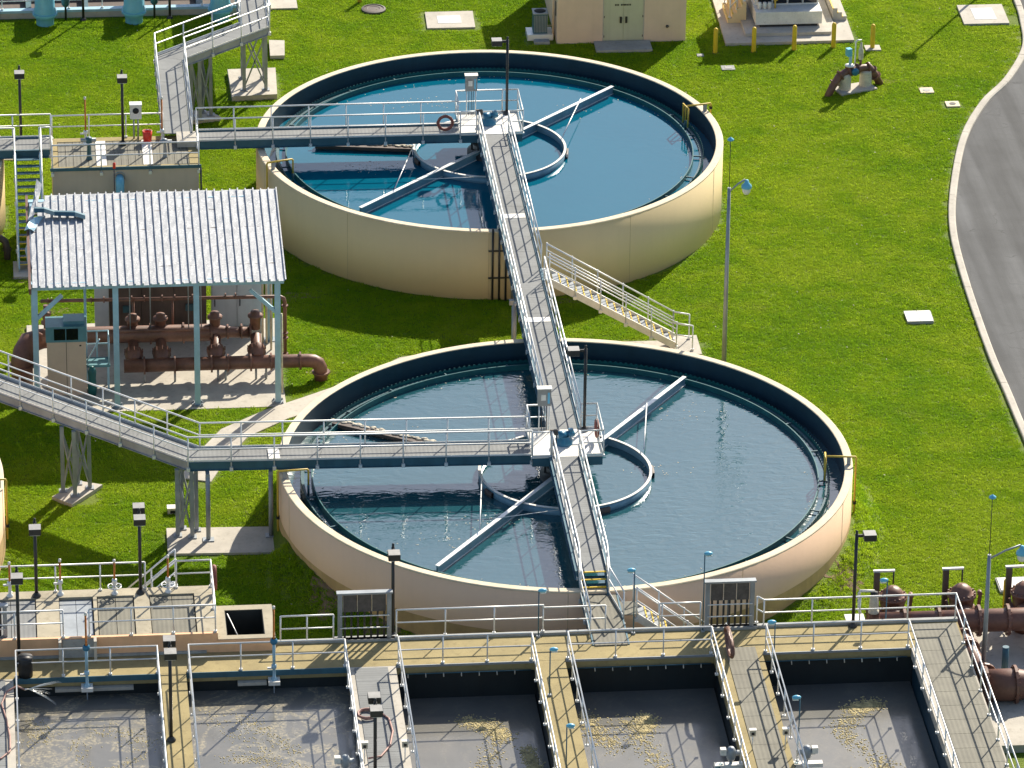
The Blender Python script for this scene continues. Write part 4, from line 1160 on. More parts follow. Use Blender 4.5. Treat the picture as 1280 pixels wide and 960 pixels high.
MB().lathe([(.0,0),(.25,0),(.26,.25),(.25,.5),(.27,.55),(.25,.6),(.25,.72),(.0,.72)], n=16).build('body', M_blk, bin_)
MB().lathe([(.27,.70),(.27,.76),(.0,.78)], n=16).build('lid', M_dark, bin_)

# ---------------------------------------------------------------- lamps
def shoebox(u, v, z0, ztop, heads, label):
    T = thing('lamp_post', label, 'lamp post', (u, v, z0), group='black box-headed lamp posts')
    h = ztop-z0
    MB().tube([(0,0,.03),(0,0,h)], .06, 8).build('pole', M_dark, T)
    MB().lathe([(.16,0),(.16,.05),(.07,.16)], n=10).build('pole_base', M_dark, T)
    for (du, dv) in heads:
        a = math.atan2(dv, du); q = Vector((du, dv, 0))
        arm = MB().beam((0,0,h-.08), tuple(q*.22+Vector((0,0,h-.08))), .06, .10).build('arm', M_dark, T)
        c = q*.46
        hd = MB().cbox((c.x,c.y,h-.10), .44, .42, .22, a).build('lamp_head', M_dark, T)
        MB().cbox((c.x,c.y,h+.017), .43, .41, .012, a).build('head_top', M_lampg, hd)
        MB().cbox((c.x,c.y,h-.225), .40, .34, .012, a).build('lens', M_lens, hd)
    MB().lathe([(.045,h),(.045,h+.12),(.0,h+.14)], n=8).build('photocell', M_dark, T)
    return T
shoebox(.86,FV+1.5,ZD,6.85,[(-1,0)],'black lamp post on the far platform, its pale lens facing left')
shoebox(.86,1.5,ZD,6.85,[(-1,0)],'black lamp post on the near platform with its box head to the left')
shoebox(8.75,-13.72,DZ,6.55,[(1,0)],'black lamp post right of the near tank, box head to the right')
shoebox(-19.82,-10.8,CZ,6.60,[(0,-1)],'black lamp post behind the left end of the chamber, over the grass')
shoebox(-16.17,-10.8,CZ,6.85,[(0,-1),(0,1)],'two headed black lamp post behind the middle of the chamber')
shoebox(-20.5,-14.45,DZ,6.60,[(0,-1)],'black lamp post at the left end of the basin walk by the barrel')
shoebox(-7.45,-13.25,DZ,6.40,[(0,-1)],'black lamp post beside the left gate frame, head against the near tank rim')
shoebox(-15.48,-20.2,DZ,6.55,[(0,-1),(0,1)],'two headed black lamp post on the narrow concrete walk')
shoebox(-8.80,-23.2,DZ,5.75,[(0,-1),(0,1)],'two headed black lamp post on the walk with the pink hose')
shoebox(-19.70,31.25,ZD-.2,6.55,[(0,-1)],'black lamp post on the walkway at the left edge near the top')
shoebox(-15.45,30.75,3.2,6.45,[(0,-1)],'black lamp post on the ribbed vault deck beside the round dial box')

def gooseneck(u, v, z0, ztop, zw, label, reach=.68):
    T = thing('street_lamp', label, 'street lamp', (u, v, z0), group='blue grey lamps with globe heads')
    h = ztop-z0
    MB().tube([(0,0,0),(0,0,h)], [.10,.065], 10).build('pole', M_steel, T)
    MB().lathe([(.18,0),(.18,.06),(.10,.2)], n=12).build('pole_base', M_steel, T)
    MB().tube([(.03,0,h-.15),(reach*.5,.0,h+.15),(reach-.06,0,h+.34)], .035, 8).build('arm', M_steel, T)
    hd = MB().lathe([(.0,.34),(.07,.32),(.09,.22),(.20,.10),(.21,.0),(.17,-.02)], (reach,0,h-.02), n=16).build('lamp_head', M_bhood, T)
    MB().lathe([(.17,-.02),(.16,-.16),(.10,-.26),(.0,-.29)], (reach,0,h-.02), n=16).build('globe', M_lens, hd)
    MB().tube([(0,0,h),(.0,0,zw-z0)], .014, 5).build('whip', M_dark, T)
    MB().lathe([(.0,-.08),(.13,-.02),(.13,.02),(.05,.08),(.0,.12)], (0,0,zw-z0), n=12).build('whip_cap', M_bhood, T)
gooseneck(7.64,12.5,0.05,8.42,10.45,'tall blue grey lamp post on the lawn between the two tanks')
gooseneck(13.45,-13.9,.45,5.65,7.9,'tall blue grey lamp post by the brown pipes at lower right', 1.15)

def float_lamp(u, v, z0, zt, label, ang=0.0):
    T = thing('walk_light', label, 'light', (u, v, z0), ang, group='small blue hooded lights on thin poles')
    h = zt-z0
    MB().tube([(0,0,0),(0,0,h)], .022, 6).build('pole', M_girder, T)
    MB().cbox((0,0,.03),.12,.12,.06).build('foot', M_steel, T)
    hd = MB().ball((.12,0,h+.02), .16, .09, .075, 12, 6).build('hood', M_bhood, T)
    MB().cbox((.15,0,h-.06), .20, .10, .04).build('lens', M_lens, hd)
for a in [(-2.38,-13.72,DZ,4.72,'blue hooded light left of the long bridge, seen against the near tank wall'),
          (-2.42,-18.0,DZ,4.68,'blue hooded light at the top of the tan concrete walk'),
          (-2.40,-23.3,DZ,4.62,'blue hooded light lowest on the tan concrete walk'),
          (.97,-13.72,DZ,5.4,'blue hooded light right of the bridge steps, over the near tank rim',PI),
          (3.42,-13.72,DZ,5.95,'tall blue hooded light by the right gate frame, over the near tank water'),
          (5.52,-16.7,DZ,4.75,'blue hooded light at the head of the olive grated walk',PI),
          (5.55,-22.5,DZ,4.95,'blue hooded light over the foam of the rightmost basin',PI),
          (4.35,-13.3,DZ,4.4,'blue hooded light seen through the bars of the right gate frame'),
          (10.0,-13.2,.4,4.4,'blue hooded light on the grass left of the brown valves',PI)]: float_lamp(*a)

# ---------------------------------------------------------------- pipework at lower right
def flange(mb, p, ax, r, t=.06):
    ax = Vector(ax).normalized(); p = Vector(p)
    mb.tube([p-ax*t/2, p+ax*t/2], r, 16, smooth=False)
def flanges(parent, name, m_, items, bn=0):
    for q, ax, r_, t_ in items:
        fm = MB(); flange(fm, q, ax, r_, t_)
        if bn: bolts(fm, q, ax, r_*.9, bn, .03, t_+.08)
        fm.build(name, m_, parent)
def bolts(mb, p, ax, r, n, s_=.03, t=.1):
    ax = Vector(ax).normalized(); p = Vector(p)
    e1 = ax.orthogonal().normalized(); e2 = ax.cross(e1)
    for i in range(n):
        a = 2*PI*i/n; c = p+(e1*math.cos(a)+e2*math.sin(a))*r
        mb.tube([c-ax*t/2, c+ax*t/2], s_, 5, smooth=False)
PS = tag(MB().prism([(9.4,-9.6),(20,-9.6),(20,-18.6),(12.6,-18.6),(12.6,-12.5),(9.4,-12.5)], -.2, .62).build('concrete_pad', M_conc), 'wide concrete slab under the big brown pipes at lower right', 'slab')
MP = thing('pipe_manifold', 'thick brown header pipe with three domed check valves at lower right', 'pipework')
zc, vc, rp_ = 1.66, -11.3, .42
MB().tube([(9.75,vc,zc),(21,vc,zc)], rp_, 20).build('header_pipe', M_rust, MP)
flanges(MP, 'pipe_flange', M_rust, [((u,vc,zc), (1,0,0), .58, .10) for u in (9.75,11.0,12.25,13.7,14.75,16.0,17.6)], 14)
for k, u in enumerate((10.75,13.25,15.55)):
    vz = vc+1.1
    b_ = MB().lathe([(.36,1.0),(.44,1.45),(.47,1.75),(.53,1.76),(.53,1.86),(.39,1.88),(.35,2.05),(.21,2.18),(.0,2.22)], (u,vz,.35), n=20).build('check_valve', M_rust, MP)
    bb = MB(); bolts(bb, (u,vz,2.18), (0,0,1), .48, 16, .035, .2); bb.build('valve_bolts', M_rust, b_)['kind'] = 'stuff'
    MB().tube([(u,vz,1.6),(u,vc,zc)], .36, 16).build('valve_neck', M_rust, MP)
    MB().tube([(u-.5,vz+.05,1.4),(u+.5,vz+.05,1.4)], .30, 14).build('valve_body', M_rust, MP)
    arm = MB().beam((u+.62,vz,1.5),(u+.68,vz,2.15),.10,.16).add([],[]).build('valve_lever', M_rust, MP)
    MB().tube([(u+.66,vz-.1,2.2),(u+.66,vz+.1,2.2)], .09, 8).build('lever_weight', M_rust, arm)
    MB().lathe([(.50,-.04),(.50,.04)], (u-.52,vz,1.4), n=16, axis=(1,0,0)).build('valve_flange', M_rust, MP)
    MB().tube([(u,vz,.6),(u,vz,1.2)], .32, 14).build('valve_riser', M_rust, MP)
    p_ = MB().box(u-.62,u-.42,vz+.35,vz+.55,.3,2.95).build('hoist_post', M_rustD, MP)
    MB().box(u-.66,u+.12,vz+.40,vz+.50,2.952,3.02).build('hoist_arm', M_alu, p_)
    MB().tube([(u+.08,vz+.45,2.95),(u+.08,vz+.45,2.45)], .03, 6).build('hoist_rod', M_dark, p_)
MB().tube([(12.95,vc,1.4),(13.05,vc-1.2,1.35),(13.3,vc-2.6,1.2),(13.5,vc-3.6,1.1)], .30, 16).build('branch_pipe', M_rust, MP)
for q, ax in (((13.0,vc-.75,1.37),(0,1,.05)),((13.08,vc-1.35,1.34),(0,1,.05)),((13.1,vc-1.5,1.33),(0,1,.05)),((13.42,vc-3.0,1.15),(0,1,.1))): flanges(MP, 'pipe_flange', M_rust, [(q, ax, .42, .09)])
MB().tube([(13.3,-15.2,1.15),(14.4,-15.2,1.15),(15.2,-15.2,1.15),(20,-15.2,1.15)], [.58,.58,.40,.40], 20).build('reducer_pipe', M_rust, MP)
flanges(MP, 'pipe_flange', M_rust, [((u,-15.2,1.15), (1,0,0), r_, .10) for u, r_ in ((13.3,.70),(14.35,.70),(15.3,.52))], 14)
for u, v in ((14.3,-13.5),(15.9,-12.4)):
    MB().tube([(u,v,.6),(u,v,1.75)], .12, 10).build('pipe_stand', M_girder, MP)
MB().tube([(15.6,-12.0,.9),(16.0,-12.9,.75),(16.3,-14.0,.7)], .30, 14).build('drain_pipe', M_dark, MP)
AR = thing('air_valve', 'cream air valve with a bent white pipe, left end of the brown header', 'valve', (9.85,-11.5,0))
MB().lathe([(.55,1.55),(.55,1.65),(.36,1.68),(.30,1.9),(.22,2.05),(.22,2.25)], n=16).build('neck', M_rust, AR)
MB().lathe([(.20,2.25),(.20,2.32),(.14,2.36),(.17,2.45),(.15,2.85),(.11,2.95)], n=14).build('body', M_scum, AR)
MB().lathe([(.13,2.95),(.14,3.05),(.0,3.10)], n=12).build('cap', M_blk, AR)
MB().tube([(0,-.02,3.12),(-.5,-.02,3.14),(-.55,-.02,3.05),(-.55,-.1,2.5),(-.15,-.55,.9)], .05, 8).build('vent_pipe', M_white, AR)
MB().tube([(0,0,.6),(0,0,1.56)], .45, 16).build('tee', M_rust, AR)
mbx = thing('meter_box', 'small grey cabinet on legs behind the rail at the foot of the black lamp post', 'cabinet', (8.95,-12.9,0))
MB().box(-.30,.30,-.25,.25,2.0,2.75).build('cabinet_body', M_steel, mbx)
MB().box(-.34,.34,-.29,.29,2.75,2.80).build('cabinet_top', M_white, mbx)
for x in (-.26,-.13,0,.13,.26): MB().tube([(x,-.2,.3),(x,-.2,2.0)], .025, 5).build('leg', M_white, mbx)
pad([(8.2,-11.2),(9.3,-11.2),(9.3,-13.0),(8.2,-13.0)], .1, 1.6, 'concrete block behind the rail left of the brown header pipe')
def bollard(u, v, z0, h, label, base=False):
    T = thing('bollard', label, 'bollard', (u, v, z0), group='yellow bollards')
    MB().lathe([(.105,0),(.105,h-.10),(.09,h-.04),(.05,h),(.0,h+.01)], n=14).build('post', M_yel, T)
    if base: MB().prism([(-.34,-.30),(.36,-.30),(.36,.30),(-.34,.30)], -.1, .09).build('footing', M_conc, T)
    else: MB().lathe([(.17,-.03),(.15,.025),(.10,.03)], n=14).build('footing', M_soil, T)
bollard(15.05,-9.3,.35,1.9,'yellow bollard among the brown valves at lower right')
def lid(poly, z0, z1, name, label, cat, m_, grp=None, cover=None, cm=None, cz=.012):
    T = thing(name, label, cat, group=grp)
    MB().prism(poly, z0-.1, z1).build('slab', m_, T)
    if cover:
        for c in cover: MB().prism(c, z1-.02, z1+cz).build('cover', cm or M_white, T)
    return T
def rect(u0, u1, v0, v1, sk=0.0): return [(u0,v0),(u1,v0),(u1+sk,v1),(u0+sk,v1)]
lid(rect(15.35,18.4,-6.75,-5.65), .25, .40, 'vault_cover', 'white lid at the right edge above the lower brown pipes', 'lid', M_concG, 'lids set in the lawn', [rect(15.4,16.3,-6.7,-5.7),rect(16.32,17.3,-6.7,-5.7),rect(17.32,18.35,-6.7,-5.7)], M_white, .03)
lid(rect(15.8,16.9,17.45,18.5,.03), -.1, .10, 'vault_cover', 'white two panel lid alone on the right lawn', 'lid', M_concG, 'lids set in the lawn', [rect(15.82,16.33,17.47,18.48),rect(16.35,16.88,17.47,18.48)], M_white, .03)
lid(rect(-1.0,1.2,50.75,52.75,.05), -.1, .08, 'access_hatch', 'cream concrete hatch slab with a pale metal door left of the building', 'hatch', M_conc, 'square hatches in the lawn', [rect(-.45,.08,51.3,52.2),rect(.10,.62,51.3,52.2)], M_lens)
lid(rect(23.6,25.7,49.6,51.95,.05), -.1, .10, 'access_hatch', 'pale concrete hatch slab beside the kerb at top right', 'hatch', M_conc, 'square hatches in the lawn', [rect(24.2,25.2,50.1,51.5)], M_lens)
lid(rect(20.3,20.9,41.65,42.25), -.1, .06, 'valve_box', 'small cream square valve box, the left of a pair below the top right hatch', 'valve box', M_rim, 'small valve boxes in the lawn', [[(20.6+.17*math.cos(a),41.95+.17*math.sin(a)) for a in [2*PI*i/12 for i in range(12)]]], M_lampg)
lid(rect(21.2,21.8,40.0,40.6), -.1, .06, 'valve_box', 'small cream square valve box with a dark round cover, nearer the kerb', 'valve box', M_yelP if False else M_rim, 'small valve boxes in the lawn', [[(21.5+.15*math.cos(a),40.3+.15*math.sin(a)) for a in [2*PI*i/12 for i in range(12)]]], M_dark)
lid(rect(11.8,12.4,44.9,45.4), -.1, .07, 'valve_box', 'grey valve box in the shade in front of the leftmost yellow bollard', 'valve box', M_concG, 'small valve boxes in the lawn', [rect(11.95,12.25,45.0,45.3)], M_lampg)
lid(rect(10.9,11.2,46.6,46.9), -.1, .06, 'valve_box', 'tiny valve box at the right front corner of the building', 'valve box', M_concG, 'small valve boxes in the lawn', [rect(10.95,11.15,46.65,46.85)], M_lampg)
lid(rect(-20.6,-20.0,36.8,37.4), -.1, .07, 'valve_box', 'pale valve box on the grass at the left edge by the lamp post', 'valve box', M_conc, 'small valve boxes in the lawn', [rect(-20.45,-20.15,36.95,37.25)], M_lampg)
mh = thing('manhole', 'round dark cast iron manhole in the lawn right of the top left walkway', 'manhole', (-3.27,53.3,0))
MB().lathe([(.56,-.1),(.56,.10),(.47,.12),(.47,.08)], n=28, smooth=False).build('frame', M_seal, mh)
MB().lathe([(.47,.085),(.30,.10),(.28,.085),(.0,.09)], n=28, smooth=False).build('cover', M_rustD, mh)
rk = thing('junction_box', 'small white outlet box in the grass beside the braced footing', 'box', (-14.56,2.15,zg(-14.6,2.1)))
MB().box(-.2,.2,-.15,.15,-.1,.22).build('box', M_scum, rk); MB().box(-.22,.22,-.17,.17,.22,.26).build('lid', M_white, rk)
MB().box(-.1,.1,-.165,-.15,.05,.16).build('socket', M_blk, rk)

# ---------------------------------------------------------------- top right: building, pad, blow-off, bollards
BL = thing('pump_building', 'pale stucco building with green double doors at the top edge', 'building')
bu0, bu1, bv, bd, bh = 4.72, 10.60, 48.62, 6.5, 3.55
MB().box(bu0,6.80,bv,bv+.25,-.2,bh).build('wall', M_stucco, BL)
MB().box(8.70,bu1,bv,bv+.25,-.2,bh).build('wall', M_stucco, BL)
MB().box(6.801,8.699,bv,bv+.25,2.45,bh).build('wall', M_stucco, BL)
MB().box(bu0,bu0+.25,bv+.251,bv+bd,-.2,bh).build('wall', M_stucco, BL)
MB().box(bu1-.25,bu1,bv+.251,bv+bd,-.2,bh).build('wall', M_stucco, BL)
MB().box(bu0+.251,bu1-.251,bv+bd-.25,bv+bd,-.2,bh).build('wall', M_stucco, BL)
MB().box(bu0-.35,bu1+.35,bv-.35,bv+bd+.35,bh,bh+.2).build('roof', M_conc, BL)
for x0, x1, s_ in ((6.85,7.745,1),(7.755,8.65,-1)):
    d = MB().box(x0,x1,bv+.04,bv+.09,.02,2.42).build('door', M_door, BL)
    xh = x1-.12 if s_ > 0 else x0+.12
    MB().box(xh-.05,xh+.05,bv-.02,bv+.04,.95,1.25).build('handle', M_dark, d)
    for z in (.25,1.2,2.1):
        xx = x0+.02 if s_ > 0 else x1-.02
        MB().box(xx-.02,xx+.02,bv+.02,bv+.04,z,z+.10).build('hinge', M_seal, d)
fr = MB().box(6.80,6.85,bv+.02,bv+.12,.0,2.45).box(8.65,8.70,bv+.02,bv+.12,.0,2.45).box(6.851,8.649,bv+.02,bv+.12,2.42,2.45)
fr.build('door_frame', M_conc, BL)
mk = MB(); x = 7.35
for wd_ in (.05,.05,.05,.0,.05,.05,.06,.05,.05,.05,.05):
    if wd_: mk.box(x,x+wd_,bv+.034,bv+.0395,1.78,1.86)
    x += .068
mk.build('door_lettering', M_dark, BL)
MB().box(6.4,8.95,47.42,48.55,-.1,.12).build('door_step', M_concG, BL)
MB().lathe([(.07,0),(.07,.06),(.03,.12)], (9.75,bv-.01,.75), n=10, axis=(0,-1,0)).build('wall_tap', M_seal, BL)
MB().tube([(4.6,bv+.6,0),(4.6,bv+.6,3.2)], .05, 8).build('downpipe', M_stucco, BL)
MB().box(4.68,4.72,bv+.4,bv+.6,1.2,1.9).build('switch_box', M_seal, BL)
AC = thing('air_conditioner', 'grey slatted air conditioner on a white base left of the building', 'air conditioner', (4.05,49.55,0))
MB().prism([(-.62,-.45),(.55,-.45),(.55,.5),(-.62,.5)], -.1, .28).build('base_slab', M_lens, AC)
MB().box(-.34,.30,-.33,.33,.29,1.22).build('casing', M_girder, AC)
MB().box(-.36,.32,-.35,.35,1.22,1.27).build('top_frame', M_steel, AC)
MB().lathe([(.27,1.273),(.25,1.285),(.0,1.285)], (-.02,0,0), n=20).build('fan_grille', M_blkG, AC)
for k in range(9):
    x = -.30+.07*k; MB().box(x,x+.035,-.352,-.332,.35,1.17).build('slat', M_steel, AC)
MB().tube([(.3,.1,.5),(.55,.12,.5),(.6,.12,.45)], .03, 6).build('refrigerant_pipe', M_scum, AC)
MB().box(-.35,.35,-.95,-.6,-.1,.12).build('step_block', M_concG, AC)

GP = thing('generator_pad', 'concrete plinth carrying a white based machine with dark panels at the top right', 'equipment')
MB().prism([(12.35,47.85),(18.25,47.9),(18.4,56),(12.5,56)], -.15, .14).build('pad', M_conc, GP)
MB().prism([(13.35,48.6),(17.3,48.6),(17.55,49.6),(17.55,55),(13.35,55)], .142, .29).build('plinth', M_conc, GP)
tb = MB().box(13.9,16.95,49.3,53.5,.42,1.02).build('base_tank', M_white, GP)
MB().box(14.1,16.75,49.36,53.4,.292,.419).build('tank_skids', M_dark, GP)
MB().box(13.95,16.9,50.2,53.4,1.022,3.7).build('housing', M_lens, GP)
for k in range(4):
    a = 14.10+.70*k
    p = MB().box(a,a+.62,50.14,50.199,1.12,2.7).build('dark_panel', M_glass, GP)
    MB().box(a-.035,a-.003,50.10,50.199,1.06,2.75).build('panel_frame', M_white, p)
for k, u in enumerate((14.12,14.36,14.58)):
    MB().lathe([(.0,1.022),(.085,1.022),(.09,1.34),(.0,1.35)], (u,49.75,0), n=14).build('canister', M_white, GP)
MB().tube([(14.85,49.8,1.022),(14.85,49.8,1.55)], .04, 8).lathe([(.0,0),(.14,0),(.14,.05),(.0,.06)], (14.85,49.73,1.55), n=14, axis=(0,-1,.3)).build('yellow_gauge', M_yelP, GP)
def steps(label, u0, u1, v0, v1, n, z0, h, dirn, m_, rail=False):
    T = thing('block_steps', label, 'steps', group='steps up to the machine plinth')
    du = (u1-u0)/n
    for k in range(n):
        a = u0+du*k if dirn > 0 else u0+du*k
        hh = h*(k+1)/n if dirn > 0 else h*(n-k)/n
        MB().box(a,a+du,v0,v1,z0,z0+hh).build('step', m_, T)
        MB().box(a-.01,a+.05,v0-.01,v1,z0+hh-.04,z0+hh+.008).build('nosing', M_yelP, T)
    if rail:
        for v in (v0+.05,v1-.05):
            railing(T, [(u0+.1,v,z0+.25),(u1-.1,v,z0+h+.1)], post=POSTF, toe=False, step=.6, rails=(.95,.5))
    return T
steps('tan steps with a railing on the left of the machine plinth', 12.75,13.6,50.3,52.2,4,.142,.95,1,M_tan,True)
steps('pale steps on the right of the machine plinth', 17.6,18.25,50.3,53.0,3,.142,.6,-1,M_conc)
for u, v, b_, lab in ((11.77,47.05,False,'leftmost yellow bollard, in the building shade'),(13.52,47.05,False,'second yellow bollard from the left, against the pad front'),(15.38,47.15,False,'middle yellow bollard with its shadow on the grass'),(17.21,47.35,False,'yellow bollard at the right corner of the machine pad'),(18.95,47.05,True,'rightmost yellow bollard, standing on its own white footing')):
    bollard(u, v, 0, 1.22, lab, b_)
# blow-off valve
BV = thing('blowoff_valve', 'brown arched pipe with valves on two cream pedestals alone on the right lawn', 'valve assembly', (17.35,42.4,0), R(20))
MB().prism([(-.85,-.55),(.95,-.55),(.95,.40),(-.85,.40)], -.1, .10).build('slab', M_conc, BV)
arch = [(-1.55,-.30,-.25),(-1.12,-.14,.35),(-.75,-.06,.78),(-.35,-.03,.92),(.45,0,.95),(.80,0,.90),(1.10,.02,.55),(1.40,.04,.0)]
MB().tube(arch, .17, 12).build('arched_pipe', M_rust, BV)
for q, ax in (((-.98,-.08,.5),(.4,0,.6)),((-.70,-.06,.80),(.6,0,.3)),((-.30,-.03,.92),(1,0,.05)),((-.12,-.02,.93),(1,0,.05)),((.20,0,.94),(1,0,0)),((.72,0,.93),(1,0,-.2)),((.95,.01,.75),(.6,0,-.7)),((1.15,.02,.45),(.5,0,-.8))): flanges(BV, 'pipe_flange', M_rust, [(q, ax, .25, .06)])
for x in (-.42,.62):
    MB().lathe([(.28,.1),(.27,.70),(.24,.82),(.0,.84)], (x,-.02,0), n=14).build('pedestal', M_scum, BV)
MB().lathe([(.0,0),(.17,0),(.17,.14),(.0,.16)], (-.05,-.16,.93), n=14, axis=(0,-1,0)).build('valve_disc', M_navy, BV)
MB().tube([(-.18,0,.95),(-.18,0,1.75)], .07, 8).build('stem_post', M_bluep, BV)
MB().box(-.38,-.16,-.12,.12,1.65,2.0).build('stem_head', M_bhood, BV)
MB().lathe([(.0,1.15),(.22,1.15),(.22,1.20),(.0,1.22)], (-.20,0,0), n=14).build('handwheel', M_alu, BV)
MB().tube([(.12,.1,1.05),(.12,.1,2.20),(.20,.1,2.28),(.40,.1,2.26)], .035, 8).build('vent_pipe', M_alu, BV)
MB().tube([(.38,.06,1.05),(.38,.06,1.35)], .06, 8).build('riser', M_rust, BV)
MB().lathe([(.09,1.35),(.11,1.45),(.11,1.82),(.07,1.9),(.05,2.15),(.0,2.2)], (.38,.06,0), n=12).build('air_valve', M_scum, BV)

# ---------------------------------------------------------------- raised vault at upper left
VT = thing('concrete_vault', 'raised tan concrete vault with a ribbed grating top behind the shelter', 'vault')
VZ = 3.20
MB().box(-18.45,-12.38,28.35,31.5,-.2,VZ-.06).build('wall', M_vault, VT)
for a in [(-18.5,-12.33,28.30,28.52),(-18.5,-12.33,31.15,31.55),(-18.5,-18.2,28.521,31.149),(-12.75,-12.33,28.521,31.149)]:
    MB().box(*a,VZ-.059,VZ).build('rim', M_concY, VT)
for a, b in ((-18.19,-16.62),(-16.18,-14.68),(-14.25,-12.76)):
    k = 5; 
    for i in range(k):
        x0 = a+(b-a)*i/k
        MB().box(x0+.01,x0+(b-a)/k-.01,28.53,31.14,VZ-.05,VZ-.02).build('grating_panel', M_gratD, VT)
for a, b in ((-16.61,-16.19),(-14.67,-14.26)):
    MB().box(a,b,28.523,31.147,VZ-.059,VZ+.01).build('concrete_strip', M_white, VT)
MB().box(-18.55,-12.28,28.26,28.298,VZ-.10,VZ+.04).build('edge_angle', M_girder, VT)
railing(VT, [(-18.45,29.3,VZ),(-18.45,28.32,VZ),(-12.38,28.32,VZ),(-12.38,30.2,VZ)], post=POST, step=1.75, toe=False)
railing(VT, [(-18.4,31.5,VZ),(-13.75,31.5,VZ)], post=POSTF, step=1.75, toe=False)
rp = MB().tube([(-15.68,28.3,2.75),(-15.68,28.05,2.72),(-15.68,27.92,2.55),(-15.68,27.90,.0)], .17, 14)
rp.build('blue_drain_pipe', M_bpipe, VT)
MB().lathe([(.24,0),(.24,.05)], (-15.68,28.34,2.75), n=16, axis=(0,-1,0)).build('pipe_collar', M_bpipe, VT)
MB().tube([(-12.30,28.25,0),(-12.30,28.25,3.1)], .04, 6).build('downpipe', M_dark, VT)
MB().cbox((-12.75,30.8,VZ+.13),.9,1.1,.26).build('stair_block', M_conc, VT)
gate_stem(-17.0,30.95,VZ,2.0,'tall orange gate stem on the left of the vault deck')
gate_stem(-13.80,30.9,VZ,1.95,'tall orange gate stem on the vault deck at the foot of the top left walkway')
gv = thing('valve_operator', 'grey green valve operator standing in the front left grating of the vault', 'valve', (-16.9,29.3,VZ))
MB().lathe([(.14,0),(.10,.1),(.08,.7),(.14,.75),(.14,.95),(.0,.98)], n=12).build('stand', M_tealD, gv)
MB().tube([(-.35,0,.85),(.3,0,.85)], .09, 8).build('gear_head', M_steel, gv)
gv2 = thing('valve_operator', 'small grey valve operator near the right end of the vault grating', 'valve', (-13.75,29.3,VZ))
MB().lathe([(.10,0),(.08,.1),(.06,.6),(.10,.65),(.10,.8),(.0,.82)], n=12).build('stand', M_steel, gv2)
MB().tube([(-.2,0,.7),(.3,0,.7)], .07, 8).build('gear_head', M_steel, gv2)
db = thing('dial_box', 'white box with a round dark dial on a post behind the vault', 'meter', (-14.88,31.35,VZ-.06))
MB().box(-.24,.24,-.16,.16,1.0,1.62).build('box', M_white, db)
MB().lathe([(.0,0),(.13,0),(.13,.02),(.0,.021)], (0,-.165,1.38), n=18, axis=(0,-1,0)).build('dial', M_blk, db)
MB().box(-.26,.26,-.19,.19,1.62,1.66).build('hood', M_lens, db)
for x in (-.09,.09): MB().tube([(x,0,0),(x,0,1.0)], .035, 6).build('post', M_steel, db)
bk = thing('bucket', 'bright red bucket on the vault deck beside the top left walkway', 'bucket', (-14.42,31.0,VZ))
MB().lathe([(.0,.0),(.17,0),(.21,.48),(.19,.48),(.16,.03),(.0,.03)], n=18).build('body', M_red, bk)
MB().tube([(-.2,0,.46),(-.14,-.12,.56),(0,-.16,.60),(.14,-.12,.56),(.2,0,.46)], .012, 5).build('handle', M_alu, bk)
vp = thing('warning_light', 'thin post with a small red cap rising behind the shelter roof', 'light', (-15.95,26.0,0))
MB().tube([(0,0,0),(0,0,4.15)], .025, 6).build('post', M_dark, vp)
MB().lathe([(.05,4.15),(.06,4.2),(.06,4.38),(.0,4.42)], n=10).build('cap', M_red, vp)

# ---------------------------------------------------------------- shelter with the standing-seam roof
SH = thing('open_shelter', 'open steel shelter with a weathered ribbed roof torn at its left edge', 'shelter')
MB().box(-19.75,-9.75,11.35,19.6,-.25,.12).build('slab', M_conc, SH)
EV, EZ, RV, RZ = 11.35, 5.50, 17.9, 6.55
def rz(v): return EZ+(RZ-EZ)*(v-EV)/(RV-EV)
us = (-19.45,-16.33,-13.2,-10.05)
for u in us:
    p = MB().box(u-.11,u+.11,11.64,11.86,.12,rz(11.75)-.30).build('post', M_bluep, SH)
    b_ = MB().box(u-.22,u+.22,11.53,11.97,.121,.15)
    for du in (-.16,.16):
        for dv in (-.16,.16): b_.box(u+du-.03,u+du+.03,11.75+dv-.03,11.75+dv+.03,.15,.22)
    b_.build('base_plate', M_steel, p)
for u in us[0:1]+us[3:]:
    p = MB().box(u-.11,u+.11,17.44,17.66,.12,rz(17.55)-.30).build('post', M_bluep, SH)
    MB().box(u-.22,u+.22,17.33,17.77,.121,.15).build('base_plate', M_steel, p)
MB().box(-19.6,-9.8,11.62,11.88,rz(11.75)-.298,rz(11.75)-.02).build('eave_beam', M_bluep, SH)
MB().box(-19.6,-9.8,17.42,17.68,rz(17.55)-.298,rz(17.55)-.02).build('ridge_beam', M_bluep, SH)
for u in us:
    MB().beam((u,11.9,rz(11.9)-.16),(u,17.4,rz(17.4)-.16),.14,.26).build('rafter', M_bluep, SH)
for k in range(1,5):
    v = EV+(RV-EV)*k/5; MB().beam((-19.5,v,rz(v)-.035),(-9.8,v,rz(v)-.035),.08,.05).build('purlin', M_rustD, SH)
MB().beam((-19.62,11.3,rz(11.3)-.13),(-19.62,17.95,rz(17.95)-.13),.10,.26).build('rake_beam', M_orange if False else M_rust, SH)
for a, b, t in ((us[0],us[0]+1.05,1),(us[3],us[3]-1.05,-1)):
    MB().beam((a,11.75,3.95),(b,11.75,4.98),.14,.14).build('knee_brace', M_bluep, SH)
